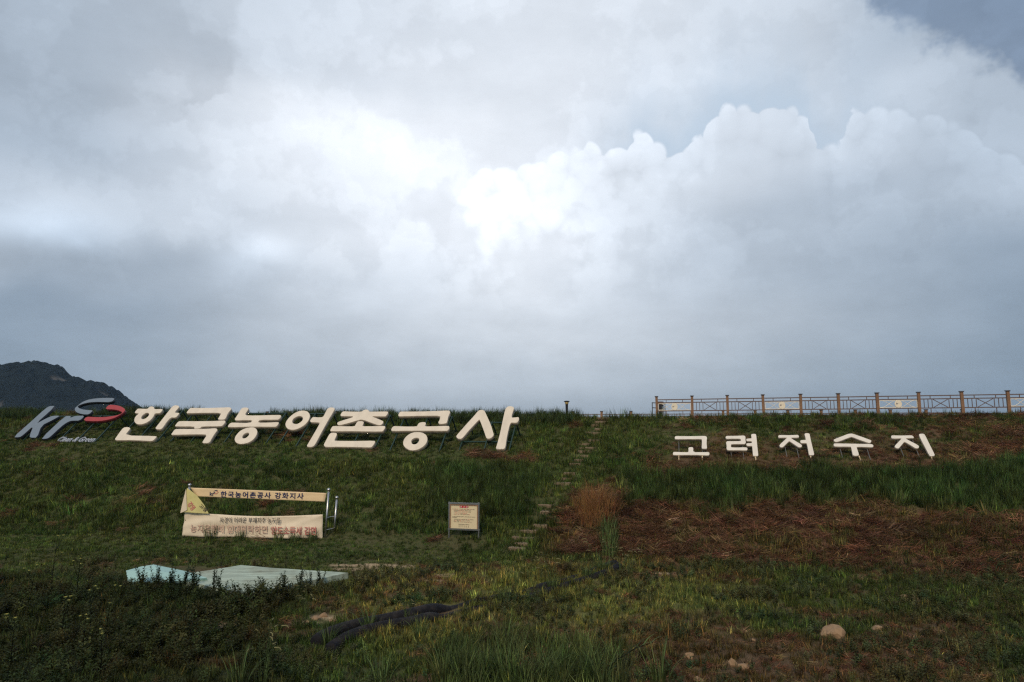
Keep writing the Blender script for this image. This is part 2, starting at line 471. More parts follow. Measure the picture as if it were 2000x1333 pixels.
C_GREEN = np.array((.050, .078, .020)); C_TALL = np.array((.046, .077, .022)); C_BROWN = np.array((.138, .070, .040))
C_OLIVE = np.array((.145, .158, .046)); C_SHADED = np.array((.024, .034, .011)); C_SOIL = np.array((.105, .070, .044))  # dark weed green of the lower left also holds the corner's shade
C_SAND = np.array((.36, .27, .17))

def mix3(a, b, t): return a * (1 - t)[:, None] + b * t[:, None]
def zone_colour(Z, brown_w=1.0):
    c = np.repeat(C_GREEN[None], len(Z['nz']), 0)
    c = mix3(c, C_OLIVE, np.clip(Z['olive'] * .8, 0, 1))
    c = mix3(c, C_TALL, Z['tall'])
    c = mix3(c, C_BROWN, Z['brown'] * brown_w)
    c = mix3(c, C_SHADED, Z['dark'] * .9)
    c = mix3(c, C_BROWN * .75, Z['dirt'] * .55)
    return c

# ---- ground sheet
def axis(a, b, step, far, grow=1.25):
    m = list(np.arange(a, b + step / 2, step)); d = step
    lo, hi = [a], [b]
    while hi[-1] < far: d *= grow; hi.append(hi[-1] + d); lo.append(lo[-1] - d)
    return np.array(lo[1:][::-1] + m + hi[1:])
xs = axis(-52, 42, .33, 1500); ns_ = axis(9, 50, .25, 1500)
SS, NN = np.meshgrid(xs, ns_)
HH = height_sn(SS, NN)
HH = np.where(NN > 57, np.minimum(HH, 1.0), HH)
XX, YY = to_xy(SS, NN)
vs = np.stack([XX.ravel(), YY.ravel(), HH.ravel()], 1)
nx, ny = len(xs), len(ns_)
ii = (np.arange(ny - 1)[:, None] * nx + np.arange(nx - 1)[None]).ravel()
fs = np.stack([ii, ii + 1, ii + nx + 1, ii + nx], 1)
gm = bpy.data.meshes.new('ground'); gm.from_pydata(vs.tolist(), [], fs.tolist()); gm.update()
gm.polygons.foreach_set('use_smooth', [True] * len(gm.polygons))
gu, gv = project(vs[:, 0], vs[:, 1], vs[:, 2])
infront = (vs[:, 1] > 6)
gu = np.where(infront, gu, 0); gv = np.where(infront, gv, 1400)
gZ = zones(gu, gv, SS.ravel(), NN.ravel())
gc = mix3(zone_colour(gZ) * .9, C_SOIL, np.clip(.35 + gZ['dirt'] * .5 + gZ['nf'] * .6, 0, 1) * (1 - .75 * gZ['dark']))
gc = mix3(gc, C_SAND, bare(gu, gv, gZ['nf']))
at = gm.color_attributes.new('tint', 'FLOAT_COLOR', 'POINT')
at.data.foreach_set('color', np.concatenate([gc, np.ones((len(gc), 1))], 1).astype(np.float32).ravel())
m, N, L, P = mat_new('soil_and_turf')
a_ = N.new('ShaderNodeAttribute'); a_.attribute_name = 'tint'
tcn = N.new('ShaderNodeTexCoord')
nz1 = N.new('ShaderNodeTexNoise'); nz1.inputs['Scale'].default_value = 9; nz1.inputs['Detail'].default_value = 9; nz1.inputs['Roughness'].default_value = .75
L.new(tcn.outputs['Object'], nz1.inputs['Vector'])
mr = N.new('ShaderNodeMapRange'); mr.inputs[1].default_value = .3; mr.inputs[2].default_value = .7; mr.inputs[3].default_value = .5; mr.inputs[4].default_value = 1.5
L.new(nz1.outputs['Fac'], mr.inputs[0])
sc_ = N.new('ShaderNodeVectorMath'); sc_.operation = 'SCALE'; L.new(a_.outputs['Color'], sc_.inputs[0]); L.new(mr.outputs[0], sc_.inputs['Scale'])
L.new(sc_.outputs[0], P.inputs['Base Color']); P.inputs['Roughness'].default_value = 1; P.inputs['Specular IOR Level'].default_value = .1
bp = N.new('ShaderNodeBump'); bp.inputs['Strength'].default_value = .8; bp.inputs['Distance'].default_value = .06
L.new(nz1.outputs['Fac'], bp.inputs['Height']); L.new(bp.outputs[0], P.inputs['Normal'])
gm.materials.append(m)
tag(link('ground', gm), 'grassy ground rising into the dam face', 'ground', kind='structure')

# crest path and reservoir water behind the dam
pm = mat_plain('path_paving', (.30, .28, .25), .9, noise=.2)
mb = MB()
sl = np.arange(-70, 61, 1.0)
pv, pf = [], []
for i, s_ in enumerate(sl):
    for n_ in (44.0, 46.6):
        x, y = to_xy(s_, n_); pv.append((x, y, float(height_sn(s_, n_)) + .03))
for i in range(len(sl) - 1): pf.append((2*i, 2*i+2, 2*i+3, 2*i+1))
tag(link('crest_path', mesh_of('crest_path', pv, pf, pm)), 'paved path along the top of the dam', 'path', kind='structure')
m, N, L, P = mat_new('reservoir_water')
P.inputs['Base Color'].default_value = (.03, .045, .05, 1); P.inputs['Roughness'].default_value = .12
nzw = N.new('ShaderNodeTexNoise'); nzw.inputs['Scale'].default_value = 2.0
bpw = N.new('ShaderNodeBump'); bpw.inputs['Strength'].default_value = .2; L.new(nzw.outputs[0], bpw.inputs['Height']); L.new(bpw.outputs[0], P.inputs['Normal'])
wv = [(*to_xy(s_, n_), 2.2) for s_, n_ in ((-900, 52.5), (900, 52.5), (900, 900), (-900, 900))]
tag(link('reservoir_water', mesh_of('reservoir_water', wv, [(0, 1, 2, 3)], m)), 'flat reservoir water behind the dam', 'water', kind='structure')

# ------------------------------------------------------------------ distant hill
def build_hill():
    D = 760.0
    prof = [(-420,800),(-300,778),(-200,752),(-120,735),(-60,723),(0,716),(20,712),(50,708),(75,706),(100,711),(125,722),(150,735),(180,748),(210,757),(230,772),(247,786),(268,799),(300,815)]
    px_ = np.array([(p[0] - 1000) / FPX / math.cos(PITCH) * D for p in prof]); pz = []
    for u, v in prof:
        d = ray(u, v); pz.append(EYE + d.z * D / d.y)
    pz = np.array(pz)
    X = np.arange(px_[0] - 30, px_[-1] + 40, 2.6); Y = np.arange(-150, 240, 2.6)
    GX, GY = np.meshgrid(X, Y)
    crest = np.interp(GX + GY * .25, px_, pz, left=0, right=0)
    fall = np.where(GY < 0, 1 - sstep(0, 150, -GY), 1 - .9 * sstep(0, 240, GY))
    Z = crest * fall + (fbm(GX * .02, GY * .02, 5) - .5) * 12 * fall
    Zb = Z.copy()
    rg = np.random.default_rng(4)
    nx_, ny_ = len(X), len(Y)
    rock = fbm(GX * .03 + 3, GY * .03, 17)
    bald = sstep(.72, .77, rock) * .45
    for _ in range(5200):                                   # tree crowns
        cx, cy = rg.uniform(X[0], X[-1]), rg.uniform(Y[0], Y[-1]); r = rg.uniform(3.4, 6.8); h = rg.uniform(2.5, 6.5)
        i0, i1 = int((cx - r - X[0]) / 2.6), int((cx + r - X[0]) / 2.6) + 2
        j0, j1 = int((cy - r - Y[0]) / 2.6), int((cy + r - Y[0]) / 2.6) + 2
        i0, j0 = max(i0, 0), max(j0, 0)
        q = 1 - ((GX[j0:j1, i0:i1] - cx) ** 2 + (GY[j0:j1, i0:i1] - cy) ** 2) / r ** 2
        if q.size:
            b = 1 - bald[j0:j1, i0:i1]
            Z[j0:j1, i0:i1] = np.maximum(Z[j0:j1, i0:i1], Zb[j0:j1, i0:i1] + h * np.sqrt(np.clip(q, 0, None)) * b)
    Z = Z + rg.uniform(-.5, .5, Z.shape)
    v = np.stack([GX.ravel(), (GY + D).ravel(), Z.ravel() - 3], 1)
    ii = (np.arange(ny_ - 1)[:, None] * nx_ + np.arange(nx_ - 1)[None]).ravel()
    f = np.stack([ii, ii + 1, ii + nx_ + 1, ii + nx_], 1)
    me = bpy.data.meshes.new('forested_hill'); me.from_pydata(v.tolist(), [], f.tolist()); me.update()
    b_ = bald.ravel()[:, None]
    cv = fbm(GX * .15, GY * .15, 44).ravel()[:, None]
    c = np.array((.011, .016, .018))[None] * (.55 + .9 * cv) * (1 - b_) + np.array((.20, .18, .16))[None] * b_  # canopy colour turned blue, adding to the distance haze
    at = me.color_attributes.new('tint', 'FLOAT_COLOR', 'POINT')
    at.data.foreach_set('color', np.concatenate([c, np.ones((len(c), 1))], 1).astype(np.float32).ravel())
    m, N, L, P = mat_new('hazed_canopy')
    a = N.new('ShaderNodeAttribute'); a.attribute_name = 'tint'
    L.new(a.outputs['Color'], P.inputs['Base Color']); P.inputs['Roughness'].default_value = 1; P.inputs['Specular IOR Level'].default_value = .05
    me.materials.append(m)
    tag(link('hill', me), 'dark forested hill far behind the left end of the dam', 'hill', kind='structure')
build_hill()

# ------------------------------------------------------------------ sign letters
LEAN = R(43)
L_DIR = N_DIR * math.cos(LEAN) + Vector((0, 0, math.sin(LEAN)))
F_NRM = S_DIR.cross(L_DIR).normalized()               # faces the viewer
if F_NRM.y > 0: F_NRM = -F_NRM
FRAME = Matrix((S_DIR, L_DIR, F_NRM)).transposed()    # local x along dam, y up the leaning plane, z towards viewer

def chaikin(P, r=.22):
    out = []
    for i, p in enumerate(P):
        q = P[(i + 1) % len(P)]
        out.append((p[0] + (q[0] - p[0]) * r, p[1] + (q[1] - p[1]) * r))
        out.append((p[0] + (q[0] - p[0]) * (1 - r), p[1] + (q[1] - p[1]) * (1 - r)))
    return out

def solid(name, loops, depth, mats, bevel=.005):
    """outline loops (first outer, rest holes) -> extruded solid, front face at z=0"""
    cu = bpy.data.curves.new(name, 'CURVE'); cu.dimensions = '2D'; cu.fill_mode = 'BOTH'
    cu.extrude = depth / 2; cu.bevel_depth = bevel; cu.bevel_resolution = 0; cu.offset = -bevel
    for lp_ in loops:
        sp = cu.splines.new('POLY'); sp.points.add(len(lp_) - 1); sp.use_cyclic_u = True
        for pt, (x, y) in zip(sp.points, lp_): pt.co = (x, y, 0, 1)
    ob = bpy.data.objects.new(name, cu)
    COL.objects.link(ob)
    bpy.context.view_layer.update()
    dg = bpy.context.evaluated_depsgraph_get()
    me = bpy.data.meshes.new_from_object(ob.evaluated_get(dg))
    bpy.data.objects.remove(ob); bpy.data.curves.remove(cu)
    me.transform(Matrix.Translation((0, 0, -depth / 2)))
    me.materials.clear()
    for m_ in mats: me.materials.append(m_)
    if len(mats) > 1:
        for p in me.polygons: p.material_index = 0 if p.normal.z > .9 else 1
    return me

def zpx(poly, ox, oy, k): return [(ox + x / k, oy + y / k) for x, y in poly]

def build_sign(name, label, cat, group, base_px, pieces, depth, frame_fn, smooth=True):
    base = px_ground(*base_px)
    t = empty(name, base, label, cat, group)
    t.rotation_euler = FRAME.to_euler()
    inv = FRAME.inverted()
    def to_loc(u, v):
        p = inv @ (px_plane(u, v, base, F_NRM) - base); return (p.x, p.y)
    bb = []
    for pname, loops, mats in pieces:
        LL = [[to_loc(*q) for q in (chaikin(l) if smooth else l)] for l in loops]
        bb += LL[0]
        link(pname, solid(pname, LL, depth, mats), t)
    xs_ = [p[0] for p in bb]; ys_ = [p[1] for p in bb]
    frame_fn(t, base, min(xs_), max(xs_), min(ys_), max(ys_), depth)
    return t, to_loc

def drop_to_ground(base, loc, back):
    """point on the slope, 'back' metres further up the dam than local point loc; returned in local coordinates"""
    w = base + FRAME @ Vector(loc)
    q = w + N_DIR * back
    q.z = float(ground(q.x, q.y)) - .08
    return FRAME.inverted() @ (q - base)

def pipe_frame(mat, w, nposts=3, tf=.93, mid=False):
    def fn(t, base, x0, x1, y0, y1, depth):
        z = -depth - w / 2 - .004
        top = y0 + tf * (y1 - y0); a, b = x0 + .10 * (x1 - x0), x1 - .06 * (x1 - x0)
        posts = [a + (b - a) * i / (nposts - 1) for i in range(nposts)]
        for x in posts:
            MB().bar((x, -.15, z), (x, top, z), w).build('post', mat, t)
            g = drop_to_ground(base, (x, top - .05, z), .95)
            MB().bar((x, top - .05, z - w), g, w).build('strut', mat, t)
            if x != posts[nposts // 2]:
                g = drop_to_ground(base, (x, top * .36, z), .28)
                MB().bar((x, top * .36, z - w), g, w * .9).build('strut', mat, t)
        for y in ((.0, top * .45, top) if mid else (.0, top)):
            MB().bar((a - w / 2, y, z - w - .003), (b + w / 2, y, z - w - .003), w).build('crossbar', mat, t)
    return fn

def stake_frame(fr, yl):
    def fn(t, base, x0, x1, y0, y1, depth):
        z = -depth - .03
        for f_, top in fr:
            x = x0 + f_ * (x1 - x0)
            MB().bar((x, -.12, -depth * .5), (x, y0 + .04, -depth * .5), .055, n=8).build('leg', M_TANLEG, t)
        for f_ in yl:
            x = x0 + f_ * (x1 - x0)
            MB().bar((x, -.1, z), (x, y1 - .1, z), .03).build('post', M_GALV, t)
            g = drop_to_ground(base, (x, y1 - .15, z), .45)
            MB().bar((x, y1 - .15, z - .045), g, .04).build('strut', M_GALV, t)
        MB().bar((x0 + .1, .03, z - .05), (x1 - .1, .03, z - .05), .035).build('crossbar', M_GALV, t)
    return fn

K = 13.333
def weather(mat, sx_, sy_, lo, hi):
    N, L = mat.node_tree.nodes, mat.node_tree.links; P = N['Principled BSDF']
    src = P.inputs['Base Color'].links[0].from_socket
    t = N.new('ShaderNodeTexCoord'); mp = N.new('ShaderNodeMapping'); mp.inputs['Scale'].default_value = (sx_, sy_, 1)
    L.new(t.outputs['Object'], mp.inputs[0])
    nz = N.new('ShaderNodeTexNoise'); nz.inputs['Scale'].default_value = 1.0; nz.inputs['Detail'].default_value = 7; nz.inputs['Roughness'].default_value = .65
    L.new(mp.outputs[0], nz.inputs['Vector'])
    mr = N.new('ShaderNodeMapRange'); mr.inputs[1].default_value = .36; mr.inputs[2].default_value = .62; mr.inputs[3].default_value = lo; mr.inputs[4].default_value = hi
    L.new(nz.outputs['Fac'], mr.inputs[0])
    sc = N.new('ShaderNodeVectorMath'); sc.operation = 'SCALE'; L.new(src, sc.inputs[0]); L.new(mr.outputs[0], sc.inputs['Scale'])
    L.new(sc.outputs[0], P.inputs['Base Color'])
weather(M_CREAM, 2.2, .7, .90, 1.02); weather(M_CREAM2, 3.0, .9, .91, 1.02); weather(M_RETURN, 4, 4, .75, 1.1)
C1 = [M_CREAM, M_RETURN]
big = [
 ('first big cream sign character, ring over an L stroke, right after the logo', (270, 869.5), 220, 785, [
   ('stroke', [[(575,285),(600,245),(650,185),(690,180),(900,190),(930,165),(975,128),(1030,122),(1085,150),(1075,195),(1305,190),(1290,235),(1230,300),(1100,300),(1075,370),(1000,470),(880,550),(760,590),(660,590),(590,555),(560,500),(575,420),(620,360),(690,310),(590,295)],
               [(745,400),(790,340),(870,290),(930,290),(955,325),(930,380),(860,440),(780,458),(745,440)]]),
   ('stroke', [[(1110,690),(1150,640),(1500,190),(1560,120),(1620,95),(1700,100),(1735,125),(1715,165),(1605,285),(1725,290),(1735,310),(1700,355),(1640,415),(1510,410),(1400,540),(1300,685),(1250,720),(1150,720)]]),
   ('stroke', [[(60,970),(90,930),(240,720),(290,675),(360,662),(430,668),(460,690),(445,720),(315,880),(1140,895),(1145,920),(1060,1010),(1000,1025),(800,1015),(500,1000),(110,1005),(70,995)]])]),
 ('second big cream sign character, three stacked bars with two hooked ends', (390, 872), 325, 785, [
   ('stroke', [[(525,285),(560,235),(615,170),(660,160),(1000,165),(1400,155),(1640,145),(1690,165),(1680,210),(1600,300),(1560,400),(1530,450),(1480,470),(1350,465),(1345,440),(1380,390),(1435,290),(1000,290),(600,300),(530,300)]]),
   ('stroke', [[(225,630),(250,590),(310,520),(370,505),(800,510),(1200,505),(1500,490),(1540,505),(1525,550),(1470,615),(1430,640),(920,645),(890,680),(840,700),(740,704),(718,690),(740,645),(235,645)]]),
   ('stroke', [[(125,850),(150,815),(210,730),(260,708),(700,712),(1100,705),(1260,690),(1320,705),(1330,745),(1260,830),(1180,960),(1140,1040),(1080,1080),(960,1080),(935,1060),(950,1030),(1060,860),(900,850),(500,855),(145,865)]])]),
 ('third big cream sign character, angled strokes above a small tilted ring', (492, 875), 430, 785, [
   ('stroke', [[(380,455),(400,420),(480,300),(530,210),(570,165),(640,150),(720,158),(740,180),(720,220),(630,355),(900,362),(1300,350),(1560,345),(1590,365),(1570,420),(1520,465),(1480,470),(1030,470),(975,545),(1250,545),(1510,530),(1530,550),(1500,610),(1450,650),(1400,655),(900,650),(210,665),(200,640),(230,590),(280,550),(330,545),(790,555),(845,480),(600,482),(430,490),(390,480)]]),
   ('ring', [[(375,980),(390,920),(450,830),(550,740),(680,685),(800,668),(890,672),(950,715),(970,780),(950,870),(880,970),(780,1045),(660,1090),(540,1105),(450,1085),(395,1045)],
             [(575,910),(610,850),(680,810),(730,805),(758,835),(745,880),(690,935),(620,960),(580,950)]])]),
 ('fourth big cream sign character, large ring beside a crossed slanting stroke', (600, 879.5), 540, 785, [
   ('ring', [[(230,580),(260,500),(350,390),(480,290),(600,240),(720,230),(810,255),(865,320),(870,400),(830,500),(740,600),(620,680),(500,725),(390,735),(300,710),(245,655)],
             [(410,500),(440,440),(520,390),(600,372),(665,385),(695,430),(675,490),(610,550),(530,585),(450,575),(415,545)]]),
   ('stroke', [[(875,500),(895,460),(935,410),(975,398),(1080,410),(1190,405),(1225,380),(1290,250),(1320,195),(1370,155),(1440,148),(1500,160),(1520,190),(1490,250),(1350,480),(1200,750),(1010,1110),(960,1165),(900,1180),(810,1175),(790,1150),(820,1100),(1060,690),(1135,550),(1060,540),(890,535)]])]),
 ('fifth big cream sign character, capped fork over a bar and an L stroke', (690, 884), 620, 785, [
   ('stroke', [[(595,355),(610,320),(645,265),(690,250),(900,260),(1150,262),(1180,235),(1230,208),(1290,205),(1335,225),(1345,262),(1600,258),(1830,255),(1845,275),(1825,320),(1780,380),(1740,385),(1395,378),(1550,435),(1700,500),(1720,525),(1700,570),(1650,610),(1580,612),(1400,550),(1160,460),(1000,500),(800,560),(580,615),(530,605),(510,570),(530,535),(600,505),(1005,380),(620,378)]]),
   ('stroke', [[(335,745),(350,710),(385,650),(430,632),(700,642),(970,645),(1000,580),(1040,520),(1090,507),(1180,510),(1210,535),(1195,580),(1165,640),(1400,640),(1730,632),(1770,645),(1760,690),(1710,765),(1670,780),(1200,775),(900,768),(345,772)]]),
   ('stroke', [[(165,1120),(185,1080),(270,920),(310,850),(350,815),(420,808),(490,815),(510,845),(500,880),(440,1000),(470,1020),(1000,1025),(1480,1015),(1505,1040),(1490,1085),(1430,1165),(1390,1195),(1100,1185),(600,1175),(210,1180),(175,1150)]])]),
 ('sixth big cream sign character, hooked bar, long bar and ring below', (812, 887.5), 755, 790, [
   ('stroke', [[(308,270),(325,230),(350,200),(390,190),(900,190),(1300,175),(1590,162),(1640,172),(1660,205),(1640,250),(1605,330),(1585,430),(1570,480),(1520,505),(1400,515),(1355,500),(1345,470),(1370,430),(1385,390),(1405,300),(1000,300),(500,312),(320,318),(308,295)]]),
   ('stroke', [[(120,660),(150,600),(190,572),(240,570),(500,582),(790,580),(810,540),(840,490),(900,470),(980,465),(1020,480),(1025,510),(990,580),(1300,572),(1610,562),(1640,590),(1630,640),(1590,685),(1560,695),(1000,690),(600,692),(150,698),(125,685)]]),
   ('ring', [[(430,1000),(450,920),(520,830),(620,760),(730,728),(850,724),(950,745),(1030,800),(1065,870),(1060,960),(1010,1050),(930,1120),(820,1180),(700,1205),(600,1195),(500,1140),(440,1070)],
             [(640,970),(660,920),(710,885),(780,870),(840,885),(855,920),(840,970),(790,1030),(720,1050),(660,1030)]])]),
 ('seventh and last big cream sign character, peaked stroke beside a tall upright', (950, 888.5), 880, 785, [
   ('stroke', [[(148,900),(165,870),(400,600),(620,360),(700,260),(740,225),(810,210),(870,225),(900,265),(960,400),(1050,600),(1120,830),(1125,870),(1080,930),(1010,965),(950,960),(920,920),(880,790),(760,470),(740,470),(600,620),(450,780),(330,930),(270,970),(200,965),(160,935)]]),
   ('stroke', [[(1185,1190),(1210,1120),(1290,820),(1370,430),(1415,230),(1440,165),(1490,125),(1560,118),(1630,130),(1655,165),(1640,220),(1600,330),(1590,415),(1680,412),(1760,400),(1785,425),(1775,490),(1730,550),(1650,548),(1560,545),(1510,720),(1460,960),(1430,1180),(1400,1230),(1300,1240),(1210,1235),(1185,1215)]])]),
]
for label, base_px, ox, oy, pcs in big:
    build_sign('sign_character', label, 'sign letter', 'big cream sign characters along the dam', base_px,
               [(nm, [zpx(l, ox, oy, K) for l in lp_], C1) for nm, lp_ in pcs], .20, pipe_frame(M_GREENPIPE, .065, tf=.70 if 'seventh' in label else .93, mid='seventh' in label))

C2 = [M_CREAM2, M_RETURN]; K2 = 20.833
small = [
 ('first small white sign character, angle hook over a flat bar', (1350, 901), 1305, 840, K2, [(.16, 1), (.80, 1)], [.17, .82], [
   [[(265,310),(285,270),(330,252),(900,260),(1300,250),(1490,248),(1560,275),(1585,330),(1570,420),(1565,560),(1585,740),(1560,770),(1380,770),(1360,730),(1375,520),(1370,390),(1330,378),(900,378),(300,385),(270,350)]],
   [[(190,960),(210,910),(260,895),(500,905),(815,915),(830,850),(820,740),(860,710),(920,702),(1000,712),(1025,745),(1020,910),(1400,908),(1630,900),(1675,935),(1685,980),(1660,1030),(1600,1045),(1300,1028),(800,1022),(230,1030),(200,1010)]]]),
 ('second small white sign character, S-shaped stroke beside a two-armed upright', (1450, 901), 1405, 840, K2, [(.88, 1)], [.14, .52], [
   [[(252,300),(270,260),(320,245),(600,248),(900,235),(1000,230),(1060,270),(1068,320),(1060,420),(1078,480),(1074,540),(1030,580),(950,580),(700,580),(500,588),(475,600),(475,690),(510,715),(700,720),(1080,708),(1135,735),(1148,785),(1125,830),(1080,840),(700,830),(350,835),(305,800),(285,740),(300,680),(290,600),(270,530),(290,480),(340,458),(600,462),(850,455),(880,430),(870,385),(820,362),(500,362),(300,370),(260,340)]],
   [[(1290,200),(1320,170),(1400,160),(1480,172),(1500,210),(1520,400),(1550,700),(1585,1010),(1580,1050),(1540,1070),(1400,1065),(1365,1040),(1360,950),(1335,670),(1310,655),(1140,660),(1105,625),(1095,580),(1115,545),(1310,540),(1330,500),(1300,460),(1125,462),(1098,430),(1092,390),(1115,358),(1290,350),(1310,330)]]]),
 ('third small white sign character, forked stroke beside an upright with one arm', (1555, 900.5), 1510, 840, K2, [(.88, 1)], [.18, .53], [
   [[(205,265),(225,225),(270,208),(600,218),(900,208),(1000,205),(1045,240),(1055,285),(1030,320),(720,322),(760,360),(900,450),(1140,590),(1170,640),(1165,690),(1100,715),(1020,705),(900,620),(680,470),(640,470),(520,590),(400,705),(330,715),(270,690),(255,630),(290,580),(400,480),(560,330),(540,318),(240,325),(212,295)]],
   [[(1275,175),(1300,145),(1380,132),(1460,145),(1495,190),(1530,400),(1590,650),(1665,960),(1670,1000),(1640,1030),(1500,1040),(1455,1010),(1430,870),(1370,560),(1340,540),(1160,545),(1115,520),(1100,465),(1125,415),(1310,412),(1330,395),(1310,290)]]]),
 ('fourth small white sign character, roof-shaped stroke over a T stroke', (1665, 900), 1620, 840, K2, [(.57, 1)], [.16, .84], [
   [[(168,420),(200,380),(500,265),(760,165),(870,150),(960,162),(1200,245),(1680,415),(1710,450),(1695,500),(1650,535),(1580,530),(1200,400),(920,290),(860,295),(600,395),(320,495),(240,490),(190,460)]],
   [[(165,600),(180,565),(230,550),(800,562),(1300,572),(1720,577),(1780,620),(1795,670),(1760,705),(1700,710),(1105,690),(1120,750),(1200,990),(1195,1030),(1140,1058),(1020,1055),(950,1030),(935,970),(880,700),(850,685),(230,685),(180,650)]]]),
 ('fifth small white sign character, forked stroke beside a plain slanting bar', (1780, 899), 1735, 840, 20.0, [(.9, 1)], [.18, .6], [
   [[(105,265),(125,225),(180,215),(500,225),(900,212),(960,240),(1000,290),(985,325),(900,325),(660,330),(800,410),(1150,590),(1205,650),(1195,700),(1130,725),(1050,715),(900,620),(680,490),(630,475),(590,510),(440,690),(400,725),(320,720),(260,680),(245,645),(280,590),(400,470),(510,345),(480,335),(170,345),(120,310)]],
   [[(1195,190),(1220,160),(1300,148),(1380,155),(1430,195),(1600,540),(1815,970),(1810,1000),(1770,1025),(1640,1030),(1600,1000),(1420,660),(1250,330)]]]),
]
for label, base_px, ox, oy, kk, legs, posts, pcs in small:
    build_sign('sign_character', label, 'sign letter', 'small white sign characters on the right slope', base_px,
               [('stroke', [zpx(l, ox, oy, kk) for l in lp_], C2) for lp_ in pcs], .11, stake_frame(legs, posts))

# ---- logo sign
KR_K = [(75,1130),(500,755),(930,365),(1040,312),(1185,312),(650,790),(900,655),(1080,570),(1310,562),(1100,680),(815,820),(700,1140),(530,1140),(500,1095),(608,822),(330,1075),(240,1128)]
KR_R = [(795,1168),(1425,574),(1585,572),(1560,622),(1640,590),(1720,570),(1947,562),(1812,695),(1597,695),(1510,725),(1400,790),(1250,920),(1070,1090),(1000,1145),(930,1168)]
KR_G = [(1275,105),(1000,100),(750,115),(550,150),(400,215),(280,310),(215,370),(215,430),(270,485),(380,520),(480,533),(580,533),(700,425),(560,420),(420,403),(330,372),(285,325),(330,293),(450,248),(600,218),(800,206),(1170,215)]
KR_RED = [(1100,280),(1250,285),(1400,315),(1500,370),(1533,420),(1470,495),(1300,600),(1150,655),(950,695),(750,710),(430,695),(520,590),(700,600),(900,605),(1100,590),(1300,560),(1420,515),(1448,482),(1430,460),(1330,420),(1200,400),(1000,395)]
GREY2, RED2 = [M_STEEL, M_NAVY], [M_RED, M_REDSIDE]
logo, logo_loc = build_sign('logo_sign', 'blue-grey letters kr with a red and grey swirl, left end of the dam sign', 'logo sign', None, (140, 868),
    [('letter_k', [zpx(KR_K, 20, 770, K)], GREY2), ('letter_r', [zpx(KR_R, 20, 770, K)], GREY2),
     ('grey_swirl', [zpx(KR_G, 130, 770, K)], GREY2), ('red_swirl', [zpx(KR_RED, 130, 770, K)], RED2)], .20, pipe_frame(M_GREENPIPE, .065, 5, .62))

def text_mesh(name, body, mat, height, width=None, depth=.0, shear=0, spacing=1.0, thick=0.0):
    cu = bpy.data.curves.new(name, 'FONT'); cu.body = body; cu.size = 1; cu.align_x = 'CENTER'; cu.align_y = 'BOTTOM_BASELINE'
    cu.extrude = depth / max(height, 1e-6) / 2; cu.shear = shear; cu.space_character = spacing; cu.offset = thick
    cu.resolution_u = 3
    ob = bpy.data.objects.new(name, cu); COL.objects.link(ob)
    bpy.context.view_layer.update()
    me = bpy.data.meshes.new_from_object(ob.evaluated_get(bpy.context.evaluated_depsgraph_get()))
    bpy.data.objects.remove(ob); bpy.data.curves.remove(cu)
    co = np.empty(len(me.vertices) * 3); me.vertices.foreach_get('co', co); co = co.reshape(-1, 3)
    mn, mxx = co.min(0), co.max(0)
    k = height / (mxx[1] - mn[1])
    kx = k if width is None else width / (mxx[0] - mn[0])
    co[:, 0] = (co[:, 0] - (mn[0] + mxx[0]) / 2) * kx
    co[:, 1] = (co[:, 1] - mn[1]) * k
    co[:, 2] = co[:, 2] * k
    me.vertices.foreach_set('co', co.ravel()); me.update()
    me.materials.clear(); me.materials.append(mat)
    return me

a0, a1 = logo_loc(110.5, 863), logo_loc(183, 862)
tt = link('lettering', text_mesh('lettering', 'Clean & Green', mat_plain('grey_caption', (.40, .43, .48), .5), .42, a1[0] - a0[0], .06, .28, thick=.004), logo)
tt.location = ((a0[0] + a1[0]) / 2, a0[1], -.02); tt['label'] = 'small slanted white words Clean & Green'
MB().bar((a0[0], a0[1] - .03, -.10), (a1[0] + .3, a0[1] - .03, -.10), .05).build('crossbar', M_GREENPIPE, logo)

